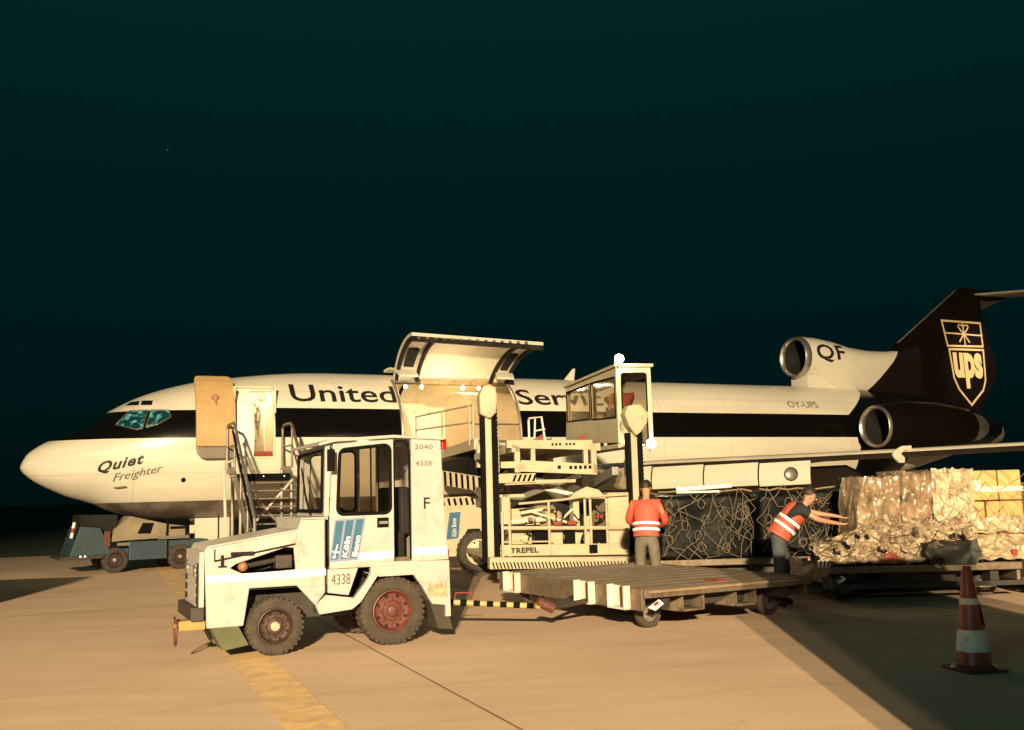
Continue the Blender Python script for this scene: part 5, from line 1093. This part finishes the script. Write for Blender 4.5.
obj('red_slash', bm, M['red'], r2)
# nets
def tubenet(bm, P, nu, nv_, r, jit, seg=5, skip=0.0):
    g_ = [[P(i / nu, j / nv_) + Vector([random.gauss(0, jit) for _ in range(3)]) for j in range(nv_ + 1)] for i in range(nu + 1)]
    for i in range(nu):
        for j in range(nv_):
            for a, b in (((i, j), (i + 1, j + 1)), ((i + 1, j), (i, j + 1))):
                if random.random() < skip: continue
                p, q_ = g_[a[0]][a[1]], g_[b[0]][b[1]]; m_ = (p + q_) / 2 + Vector((random.gauss(0, jit), random.gauss(0, jit * .5), -abs(random.gauss(0, jit * 1.3))))
                tube(bm, [p, m_, q_], r, seg, cap=False)
M['blackwrap'] = mat('black_plastic_wrap', (.0025, .0035, .0035), .5, var=.5, scale=5, bump=.7, bscale=6, spec=.18)
M['rope'] = mat('tan_net_rope', (.20, .155, .10), .8, var=.3)
def crumple(bm, x0, x1, y0, y1, z0, z1, amp, n_=14, seed=0, top=0):
    rnd = random.Random(seed); b = bmesh.new(); bmesh.ops.create_cube(b, size=1)
    bmesh.ops.subdivide_edges(b, edges=b.edges[:], cuts=n_, use_grid_fill=True)
    from mathutils import noise
    vm = {}
    for v in b.verts:
        c = v.co; p = Vector((x0 + (c.x + .5) * (x1 - x0), y0 + (c.y + .5) * (y1 - y0), z0 + (c.z + .5) * (z1 - z0)))
        s = Vector((seed * 3.1, 0, 0)); d = noise.noise_vector(p * 2.2 + s) * amp + noise.noise_vector(p * 6 + s) * amp * .45
        if abs(c.z + .5) < 1e-4: d.z = 0
        if top and c.z > .45: d.z += top * noise.noise(p * 1.3 + s)
        vm[v] = bm.verts.new(p + d)
    for f in b.faces: bm.faces.new([vm[v] for v in f.verts])
    b.free()
for i, (xa, xb, lb) in enumerate(((2.32, 3.86, 'black wrapped cargo load under a rope net, behind the standing worker in the vest'), (3.98, 5.55, 'black wrapped cargo load under a rope net, behind the bending worker'))):
    T_ = thing('netted_pallet_load', (xa, 16.45 + i * .08, .50), R(3), lb, 'cargo load', 'dark netted loads')
    wx = xb - xa; bm = new(); crumple(bm, 0, wx, .05, 1.9, .0, 1.02, .05, seed=i + 3); obj('wrapped_cargo', bm, M['blackwrap'], T_, smooth=True, sharp=180)
    bm = new(); tubenet(bm, lambda u, v: Vector((wx * u, -.04 - .06 * math.sin(v * 3) * math.sin(u * 7), 1.08 * (1 - v) + .02)), 7, 4, .0048, .06, skip=.35)
    tube(bm, [(wx * k / 10, -.05, 1.09 + random.uniform(-.02, .02)) for k in range(11)], .014, 5)
    for k in range(16):
        p0 = Vector((random.uniform(0, wx), -.09, random.uniform(.7, 1.08))); ps = [p0]
        for q_ in range(7): ps.append(ps[-1] + Vector((random.gauss(0, .09), random.gauss(0, .015), -random.uniform(.02, .18))))
        tube(bm, [p for p in ps if p.z > 0 and 0 < p.x < wx], .004, 5, cap=False) if sum(1 for p in ps if p.z > 0 and 0 < p.x < wx) > 2 else None
    for k in range(12): cxr = random.uniform(.1, wx - .1); czr = random.uniform(.15, .9); tube(bm, [(cxr + .07 * math.cos(a) * random.uniform(.5, 1.2), -.07 + random.gauss(0, .02), czr + .08 * math.sin(a)) for a in [R(50 * q_) for q_ in range(9)]], .005, 5, cap=False)
    obj('cargo_net', bm, M['rope'], T_, smooth=True)
bm = new(); tube(bm, [(0, 0, 0), (.90, .0, .04)], .035, 10); tube(bm, [(0, 0, 0), (.05, 0, 0)], .055, 10); tube(bm, [(.0, -.0, -.05), (.7, .01, -.05)], .018, 8)
o = obj('metal_pole', bm, M['white_clean'], None, smooth=True, loc=(2.62, 16.42, 1.63)); tag(o, 'bright white pole lying on top of the dark netted load', 'pole')
# plastic wrapped load
M['film'] = mat('crumpled_clear_film', (.30, .21, .13), .3, var=.7, scale=5, bump=1.0, bscale=13, coat=.45, dirt=.6, dcol=(.16, .10, .06), dscale=2.5, dpos=.48)
M['film_heap'] = mat('torn_film_heap', (.36, .27, .18), .28, var=.7, scale=12, bump=.8, bscale=30, coat=.5, dirt=.95, dcol=(.05, .035, .022), dscale=6, dpos=.50)
M['carton'] = mat('yellow_carton', (.58, .38, .15), .5, var=.15, scale=2.5, dirt=.3, dcol=(.42, .28, .14), coat=.5, bump=.15, bscale=5)
PL = thing('plastic_wrapped_load', (5.12, 15.0, .50), R(1.5), 'tall boxes wrapped in torn clear plastic and net beside the yellow cartons', 'cargo load')
def sheet(bm, P, nu, nv_, amp, freq, seed, stretch=(1, 1, 1)):
    """dense crumpled sheet over P(u, v), pushed along -y and +z by ridged noise"""
    from mathutils import noise
    g_ = []
    for i in range(nu + 1):
        row = []
        for j in range(nv_ + 1):
            p = P(i / nu, j / nv_); k = Vector((p.x * stretch[0], p.y * stretch[1], p.z * stretch[2])) * freq + Vector((seed * 7.3, seed, 0))
            a = 1 - abs(noise.noise(k)) * 2; b_ = 1 - abs(noise.noise(k * 2.3)) * 2; c_ = 1 - abs(noise.noise(k * 5.1)) * 2
            h = (a * .55 + b_ * .3 + c_ * .15) * amp; nz = noise.noise_vector(k * 1.7) * amp * .35
            row.append(bm.verts.new(p + Vector((nz.x, -h + nz.y, h * .35 + nz.z))))
        g_.append(row)
    for i in range(nu):
        for j in range(nv_): bm.faces.new((g_[i][j], g_[i + 1][j], g_[i + 1][j + 1], g_[i][j + 1]))
def around(x0, x1, y0, y1, z1, lean=0.0):
    """left side, front and right side of a block, unrolled in u; v from bottom to over the top"""
    W_ = x1 - x0; D_ = (y1 - y0); tot = W_ + 2 * D_ * .5
    def P(u, v):
        t = u * tot
        if t < D_ * .5: x, y = x0, y0 + D_ * .5 - t
        elif t < D_ * .5 + W_: x, y = x0 + t - D_ * .5, y0
        else: x, y = x1, y0 + (t - D_ * .5 - W_)
        if v < .8: z = z1 * v / .8
        else: z = z1 + .0; k = (v - .8) / .2; x = x + ((x0 + x1) / 2 - x) * k * .6; y = y + (y1 - y) * k * .9
        return Vector((x + lean * (1 - z / z1) * (1 if x < (x0 + x1) / 2 else 0), y - lean * .3 * (1 - z / z1), z))
    return P
bm = new(); sheet(bm, around(.02, .66, .08, 1.6, 1.22, -.14), 90, 60, .10, 3.8, 1, (1.4, 1, .42)); sheet(bm, around(.60, 1.30, .0, 1.6, 1.29), 90, 60, .11, 3.8, 2, (1.8, 1, .35)); obj('wrapped_boxes', bm, M['film'], PL, smooth=True, sharp=38)
bm = new(); sheet(bm, lambda u, v: Vector((-.85 + 2.35 * u, -.66 + .62 * v ** .8, (.02 + (.30 + .34 * min(1, u * 2.4)) * v * (1 if v < .85 else (1 - v) / .15)) )), 190, 60, .12, 4.4, 3, (.8, 1, 1.5)); obj('torn_plastic', bm, M['film_heap'], PL, smooth=True, sharp=60)
bm = new()
for s_ in range(26):
    x_ = random.uniform(-.8, 1.4); y_ = random.uniform(-.75, -.3); z_ = random.uniform(.02, .5) * min(1, .4 + (x_ + .85)); r_ = random.uniform(.04, .09)
    bb_ = bmesh.new(); bmesh.ops.create_icosphere(bb_, subdivisions=2, radius=r_); ri = random.Random(s_); vm = {v: bm.verts.new(Vector((x_, y_, z_)) + v.co * ri.uniform(.6, 1.3)) for v in bb_.verts}
    for f in bb_.faces: bm.faces.new([vm[v] for v in f.verts])
    bb_.free()
obj('loose_scrap', bm, M['film_heap'], PL)
bm = new(); crumple(bm, .62, 1.30, -.80, -.45, .0, .28, .10, n_=18, seed=77, top=.1); obj('black_bag', bm, mat('dull_black_bag', (.004, .005, .005), .6, var=.4, bump=.8, bscale=12), PL, smooth=True)
bm = new(); sheet(bm, lambda u, v: Vector((-.10 + .42 * u, -.78 + .16 * v, .02 + .15 * math.sin(v * 3) * math.sin(u * 3.1))), 24, 14, .06, 7, 9); obj('red_strap_bundle', bm, mat('red_webbing', (.26, .075, .045), .5, var=.3, scale=9), PL, smooth=True)
bm = new(); tubenet(bm, lambda u, v: Vector((-.85 + 2.3 * u, -.72 + .62 * (1 - v) ** 1.2, .02 + .62 * (1 - v) - .32 * max(0, .35 - u) * (1 - v))), 16, 6, .0045, .045, skip=.35); obj('cargo_net', bm, M['darkframe'], PL, smooth=True)
CT = thing('carton_load', (6.45, 15.0, .50), R(1.5), 'yellow cartons with a pale tape band under net, right end of the dolly train', 'cargo load')
bm = new()
for (a, b, c, d) in ((.0, .54, 0, .42), (.56, 1.12, 0, .42), (0, .54, .43, .84), (.56, 1.12, .43, .84), (.0, .36, .85, 1.30), (.37, .76, .85, 1.30), (.77, 1.12, .85, 1.30)): box(bm, a + .004, b - .004, .05, 1.7, c + .004, d - .004)
obj('cartons', bm, M['carton'], CT, bevel=.02)
bm = new(); box(bm, .38, 1.13, .030, .045, .98, 1.05); box(bm, .36, .48, .02, .045, 1.0, 1.16); obj('tape_band', bm, mat('pale_tape', (.85, .80, .66), .3, coat=.5), CT)
bm = new(); sheet(bm, lambda u, v: Vector((-.30 + .66 * u, .0 - .05 * (1 - v), .30 + 1.02 * v)), 40, 60, .08, 5, 5, (1.5, 1, .6)); sheet(bm, lambda u, v: Vector((-.45 + 1.75 * u, -.52 + .55 * v ** .8, .02 + .36 * v)), 130, 40, .10, 5.5, 6); sheet(bm, lambda u, v: Vector((-.1 + 1.3 * u, -.10 + .1 * v, .36 + .25 * v)), 60, 14, .08, 4, 8); obj('clear_film', bm, mat('pale_clear_film', (.46, .36, .23), .34, var=.55, scale=7, bump=.9, bscale=18, coat=.4, dirt=.5, dcol=(.25, .18, .1), dscale=5), CT, smooth=True, sharp=180)
bm = new(); tubenet(bm, lambda u, v: Vector((-.15 + 1.3 * u, -.02 - .36 * v * v, 1.26 * (1 - v) + .04)), 7, 7, .004, .035, skip=.3)
obj('cargo_net', bm, M['rope'], CT, smooth=True)
bm = new(); box(bm, .62, .70, -.47, -.44, .02, .16); box(bm, 1.22, 1.30, -.1, .2, .6, .8); obj('red_tag', bm, M['red'], CT)
bm = new(); box(bm, 1.45, 3.1, .05, 1.7, 0, 1.1); 
obj('far_carton', bm, M['carton'], CT, bevel=.02)

# ------------------------------------------------------------------ traffic cone
CN = thing('traffic_cone', (3.99, 9.06, 0), R(12), 'worn red and white traffic cone with a dark scuff, standing in the shadow', 'traffic cone')
def rcone(z): return .160 - .125 * (z / .9)
Mc = Matrix.Rotation(R(90), 4, 'X')
def conemat():
    m = mat('worn_cone_red', (.33, .065, .045), .42, var=.2, scale=7, dirt=.8, dcol=(.05, .03, .025), dscale=5, dpos=.57, coat=.2); return m
bm = new(); lathe(bm, [(.20, .015), (.19, .035), (.165, .05)] + [(rcone(z), z) for z in (.06, .165, .17)], Mc, 40); lathe(bm, [(rcone(z), z) for z in (.35, .45, .57)], Mc, 40); lathe(bm, [(rcone(z), z) for z in (.62, .75, .89)] + [(.030, .90), (.001, .90)], Mc, 40); obj('cone_body', bm, conemat(), CN, smooth=True)
bm = new(); lathe(bm, [(rcone(.17) + .003, .168), (rcone(.35) + .003, .352)], Mc, 40); lathe(bm, [(rcone(.57) + .002, .568), (rcone(.62) + .002, .622)], Mc, 40); obj('white_sleeve', bm, mat('grubby_white_sleeve', (.78, .74, .64), .5, var=.12, scale=8, dirt=.7, dcol=(.2, .17, .13), dscale=7), CN, smooth=True)
bm = new(); plate(bm, [(x * 1, z) for x, z in rrect(-.21, .21, -.21, .21, .07)], 0, .025, f=lambda x, y, z: Vector((x, z, y))); obj('base', bm, mat('dark_red_base', (.16, .03, .02), .6, var=.2), CN, bevel=.006)
bm = new()
for z_, a0, a1, w_ in ((.40, 285, 335, .0), ):
    pts = [(.43, 288), (.47, 292), (.52, 300), (.58, 306), (.60, 318), (.55, 328), (.48, 335), (.40, 338), (.365, 325), (.38, 305), (.40, 295)]
    vs = [bm.verts.new(((rcone(z) + .006) * math.cos(R(a)), (rcone(z) + .006) * math.sin(R(a)), z)) for z, a in pts]; ce = bm.verts.new(((rcone(.48) + .008) * math.cos(R(314)), (rcone(.48) + .008) * math.sin(R(314)), .48))
    for k in range(len(vs)): bm.faces.new((vs[k], vs[(k + 1) % len(vs)], ce))
obj('black_scuff', bm, M['black'], CN)

# ------------------------------------------------------------------ people
def skin_mesh(name, chains, mtl, parent, sub=2, root=None):
    """chains: list of [(point, rx, ry)...]; joined where points coincide"""
    me = bpy.data.meshes.new(name); vs = []; es = []; rad = []; key = {}
    for ch in chains:
        prev = None
        for p, rx, ry in ch:
            k = tuple(round(c, 4) for c in p)
            if k not in key: key[k] = len(vs); vs.append(p); rad.append((rx, ry))
            i = key[k]
            if prev is not None and prev != i: es.append((prev, i))
            prev = i
    me.from_pydata(vs, es, []); o = bpy.data.objects.new(name, me); COL.objects.link(o)
    sm = o.modifiers.new('s', 'SKIN'); sm.use_smooth_shade = True
    if not me.skin_vertices: me.attributes.new('skin_vertex', 'FLOAT', 'POINT')
    for i, r_ in enumerate(rad): me.skin_vertices[0].data[i].radius = r_; me.skin_vertices[0].data[i].use_root = (i == 0)
    ss = o.modifiers.new('u', 'SUBSURF'); ss.levels = sub; ss.render_levels = sub
    dg = bpy.context.evaluated_depsgraph_get(); dg.update(); m2 = bpy.data.meshes.new_from_object(o.evaluated_get(dg)); m2.name = name
    bpy.data.objects.remove(o); m2.materials.clear(); m2.materials.append(mtl)
    m2.polygons.foreach_set('use_smooth', [True] * len(m2.polygons)); o = bpy.data.objects.new(name, m2); COL.objects.link(o); o.parent = parent; return o
def person(loc, rz, label, J, cols, band=True, group=None):
    """J: joints in local metres, facing +x unless posed otherwise"""
    P = thing('person', loc, rz, label, 'person', group); V = Vector
    g = lambda k: V(J[k])
    ch = [[(g('pel'), .10, .09), (g('waist'), .105, .09), (g('chest'), .11, .09), (g('neck0'), .07, .065), (g('neck1'), .052, .052), (g('head0'), .070, .078), (g('head1'), .078, .095), (g('head2'), .055, .07)]]
    for s in 'LR':
        ch.append([(g('chest'), .11, .09), (g('sh' + s), .045, .045), (g('el' + s), .042, .042), (g('wr' + s), .028, .026), (g('pa' + s), .042, .02)])
        ch.append([(g('pel'), .10, .09), (g('hip' + s), .080, .084), (g('kn' + s), .058, .06), (g('an' + s), .040, .042), (g('toe' + s), .042, .03)])
        d = (g('pa' + s) - g('wr' + s)).normalized(); side = d.cross(V((0, 0, 1))).normalized() if abs(d.z) < .9 else V((1, 0, 0)); dn = d.cross(side).normalized()
        for k, (off, ln) in enumerate(((-.03, .065), (-.011, .08), (.010, .075), (.029, .058))):
            b0 = g('pa' + s) + side * off * .8; b1 = b0 + d * ln * .6 + side * off * .3; b2 = b1 + d * ln * .45 - dn * .02
            ch.append([(g('pa' + s), .042, .02), (b0 + d * .02, .011, .011), (b1, .0095, .0095), (b2, .008, .008)])
        t1 = g('wr' + s).lerp(g('pa' + s), .5) - side * .035; ch.append([(g('wr' + s), .028, .026), (t1, .013, .013), (t1 + d * .045 - side * .02, .010, .010)])
    skin_mesh('body', ch, M['skin'], P)
    # face and hair
    hc = g('head1'); fd = V(J['face']).normalized(); upd = (g('head2') - g('head0')).normalized(); sd_ = fd.cross(upd).normalized(); fd = upd.cross(sd_) * -1 if upd.cross(sd_).dot(fd) < 0 else upd.cross(sd_)
    Mh = Matrix((( fd.x, sd_.x, upd.x, hc.x), (fd.y, sd_.y, upd.y, hc.y), (fd.z, sd_.z, upd.z, hc.z), (0, 0, 0, 1)))
    bm = new(); bmesh.ops.create_uvsphere(bm, u_segments=20, v_segments=14, radius=1, matrix=Mh @ Matrix.Translation((-.018, 0, .035)) @ Matrix.Diagonal((.105, .090, .105, 1)))
    rm = [v for v in bm.verts if ((Mh.inverted() @ v.co).z < -.01 + max(0, (Mh.inverted() @ v.co).x) * 1.1)]; bmesh.ops.delete(bm, geom=rm, context='VERTS'); obj('hair', bm, M['hair'], P, smooth=True)
    bm = new(); 
    for sy in (-1, 1): bmesh.ops.create_uvsphere(bm, u_segments=8, v_segments=6, radius=.012, matrix=Mh @ Matrix.Translation((.078, sy * .030, .005)))
    obj('eye', bm, M['hair'], P, smooth=True)
    bm = new(); v = [bm.verts.new(Mh @ V(p)) for p in ((.082, 0, .012), (.108, 0, -.026), (.080, .014, -.032), (.080, -.014, -.032))]; [bm.faces.new(f) for f in ((v[0], v[1], v[2]), (v[0], v[3], v[1]), (v[1], v[3], v[2]), (v[0], v[2], v[3]))]
    for sy in (-1, 1): bmesh.ops.create_uvsphere(bm, u_segments=8, v_segments=6, radius=1, matrix=Mh @ Matrix.Translation((.0, sy * .083, -.005)) @ Matrix.Diagonal((.02, .008, .032, 1)))
    obj('nose_and_ears', bm, M['skin'], P, smooth=True)
    # trousers
    ch = [[(g('waist').lerp(g('pel'), .55), .145, .125), (g('pel'), .15, .135)]]
    for s in 'LR': ch.append([(g('pel'), .15, .135), (g('hip' + s), .108, .11), (g('kn' + s), .080, .082), (g('an' + s) + V((0, 0, .03)), .068, .07)])
    skin_mesh('trousers', ch, cols['legs'], P)
    for s in 'LR': 
        skin_mesh('boot', [[(g('an' + s) + V((0, 0, .04)), .055, .055), (g('an' + s), .055, .055), (g('toe' + s), .05, .04)]], M['dark'], P, 1)
    # shirt
    ch = [[(g('pel').lerp(g('waist'), .5), .140, .12), (g('waist'), .138, .118), (g('chest'), .165, .128), (g('neck0'), .078, .072)]]
    for s in 'LR':
        e_ = g('el' + s) if cols.get('long') else g('sh' + s).lerp(g('el' + s), .6); c_2 = [(g('chest'), .165, .128), (g('sh' + s), .092, .088), (e_, .064, .064)]
        if cols.get('long'): c_2.append((g('wr' + s).lerp(g('el' + s), .15), .045, .045))
        ch.append(c_2)
    skin_mesh('shirt', ch, cols['shirt'], P)
    if band:
        # vest: open ended shell lofted along the spine
        sp_ = [g('pel').lerp(g('waist'), -.15), g('pel').lerp(g('waist'), .5), g('waist'), g('waist').lerp(g('chest'), .5), g('chest'), g('chest').lerp(g('neck0'), .55), g('chest').lerp(g('neck0'), .85)]
        ra = [(.205, .165), (.195, .155), (.19, .15), (.20, .155), (.215, .16), (.19, .14), (.12, .10)]
        lat = (g('shL') - g('shR')).normalized()
        def loft(bm, pts, rr, off=0):
            rings = []
            for i, p in enumerate(pts):
                d = (pts[min(i + 1, len(pts) - 1)] - pts[max(0, i - 1)]).normalized(); l_ = (lat - d * lat.dot(d)).normalized(); f_ = d.cross(l_)
                rings.append([bm.verts.new(p + l_ * math.cos(a) * (rr[i][0] + off) * (1 + .02 * math.sin(5 * a + i)) + f_ * math.sin(a) * (rr[i][1] + off)) for a in [2 * math.pi * k / 28 for k in range(28)]])
            for a, b in zip(rings, rings[1:]):
                for k in range(28): bm.faces.new((a[k], a[(k + 1) % 28], b[(k + 1) % 28], b[k]))
        bm = new(); loft(bm, sp_, ra); vo = obj('safety_vest', bm, M['vest'], P, smooth=True, sharp=180)
        b1, b2 = J['bands']
        for t in (b1, b2):
            A0 = sp_[0].lerp(sp_[4], t); A1 = sp_[0].lerp(sp_[4], t + .10); bm = new()
            loft(bm, [A0, A1], [(.205, .162), (.207, .163)], .008); obj('reflective_band', bm, M['reflect'], vo, smooth=True)
    return P
V = Vector
# worker standing behind the flat dolly, back to us (local x = his facing direction)
J1 = dict(pel=(0, 0, .93), waist=(.03, 0, 1.08), chest=(.09, 0, 1.32), neck0=(.12, 0, 1.47), neck1=(.145, 0, 1.53), head0=(.17, 0, 1.58), head1=(.18, 0, 1.66), head2=(.18, 0, 1.74), face=(1, 0, -.2),
          shL=(.08, .20, 1.42), shR=(.08, -.20, 1.42), elL=(.16, .30, 1.16), elR=(.14, -.29, 1.15), wrL=(.38, .22, 1.08), wrR=(.36, -.18, 1.05), paL=(.45, .20, 1.07), paR=(.43, -.15, 1.04),
          hipL=(0, .10, .86), hipR=(0, -.10, .86), knL=(.06, .12, .47), knR=(-.02, -.13, .47), anL=(-.0, .13, .09), anR=(-.08, -.14, .09), toeL=(.15, .15, .04), toeR=(.08, -.17, .04), bands=(.20, .42))
person((2.02, 15.75, 0), R(75), 'person in an orange red safety vest standing with back turned beside the loader', J1, dict(legs=M['jeans'], shirt=mat('red_sleeve', (.55, .09, .05), .8), long=True))
# worker bending over the torn load, facing right
J2 = dict(pel=(0, 0, .98), waist=(.07, 0, 1.09), chest=(.25, 0, 1.28), neck0=(.34, 0, 1.37), neck1=(.385, 0, 1.40), head0=(.42, 0, 1.43), head1=(.45, 0, 1.49), head2=(.465, 0, 1.565), face=(1, 0, -.6),
          shL=(.28, .19, 1.33), shR=(.28, -.19, 1.33), elL=(.55, .20, 1.25), elR=(.50, -.22, 1.18), wrL=(.81, .14, 1.21), wrR=(.76, -.15, 1.12), paL=(.88, .12, 1.19), paR=(.83, -.13, 1.11),
          hipL=(0, .10, .92), hipR=(-.02, -.10, .92), knL=(.08, .12, .50), knR=(-.03, -.12, .50), anL=(.0, .13, .09), anR=(-.10, -.13, .09), toeL=(.16, .14, .04), toeR=(.05, -.15, .04), bands=(.32, .58))
person((3.62, 14.0, 0), R(-8), 'person in a red vest and black shirt bending towards the torn plastic load', J2, dict(legs=M['jeansblue'], shirt=M['dkshirt']))
# operator in the loader cab, seated
J3 = dict(pel=(0, 0, .43), waist=(.01, 0, .56), chest=(.03, 0, .78), neck0=(.04, 0, .92), neck1=(.05, 0, .97), head0=(.06, 0, 1.02), head1=(.07, 0, 1.09), head2=(.07, 0, 1.17), face=(1, 0, -.1),
          shL=(.03, .18, .87), shR=(.03, -.18, .87), elL=(.14, .22, .64), elR=(.14, -.22, .64), wrL=(.36, .16, .66), wrR=(.36, -.16, .66), paL=(.43, .15, .66), paR=(.43, -.15, .66),
          hipL=(.04, .09, .41), hipR=(.04, -.09, .41), knL=(.40, .10, .40), knR=(.40, -.10, .40), anL=(.42, .10, .10), anR=(.42, -.10, .10), toeL=(.55, .10, .05), toeR=(.55, -.10, .05), bands=(.3, .5))
cp = Vector((-.44, 17.6, 0)) + Vector((math.cos(LA), math.sin(LA), 0)) * 3.0 + Vector((-math.sin(LA), math.cos(LA), 0)) * 1.60 + Vector((0, 0, 2.62))
person(cp, LA + R(90), 'person with dark hair in a reddish shirt sitting in the glazed loader cab', J3, dict(legs=M['jeans'], shirt=mat('faded_red_shirt', (.45, .13, .09), .8)), band=False)

# ------------------------------------------------------------------ vehicles just outside the frame (they cast the shadows)
BT = thing('box_truck', (1.9, -8.2, 0), 0, 'tall white catering truck parked beside the photographer, outside the picture', 'truck')
bm = new(); box(bm, 0, 2.3, 0, 6.7, 1.3, 4.7); obj('cargo_box', bm, M['white'], BT, bevel=.03)
bm = new(); plate(bm, [(-7.9, .5), (-7.9, 1.25), (0, 1.25), (0, .5)], .2, 2.1, f=lambda x, y, z: Vector((y, x + 8.0, z * .8 + .2))); obj('chassis', bm, M['darkframe'], BT)
bm = new(); box(bm, .1, 2.2, -1.6, -.05, .5, 2.5); obj('driver_cab', bm, M['white'], BT, bevel=.08)
bm = new(); box(bm, .25, 2.05, -1.63, -1.6, 1.5, 2.3); obj('windscreen', bm, M['black'], BT, bevel=.01)
for x in (.15, 2.15):
    for y in (-.8, 4.9):
        bm = new(); lathe(bm, [(.2, -.14), (.46, -.15), (.5, -.1), (.5, .1), (.46, .15), (.2, .14), (.001, .1)], Matrix.Translation((x, y, .5)) @ Matrix.Rotation(R(90), 4, 'Z'), 28); obj('wheel', bm, M['tyre'], BT, smooth=True)
GP = thing('ground_power_cart', (-10.75, 15.6, 0), R(10), 'low grey ground power cart standing left of the picture', 'power cart')
bm = new(); box(bm, 0, 2.1, 0, 1.5, .35, 1.35); obj('housing', bm, M['cream'], GP, bevel=.04)
bm = new(); box(bm, .1, 2.0, .1, 1.4, .25, .345); obj('chassis', bm, M['darkframe'], GP)
for x in (.4, 1.7):
    for y in (.1, 1.4):
        bm = new(); lathe(bm, [(.08, -.08), (.22, -.09), (.24, -.05), (.24, .05), (.22, .09), (.08, .08), (.001, .05)], Matrix.Translation((x, y, .24)), 24); obj('wheel', bm, M['tyre'], GP, smooth=True)
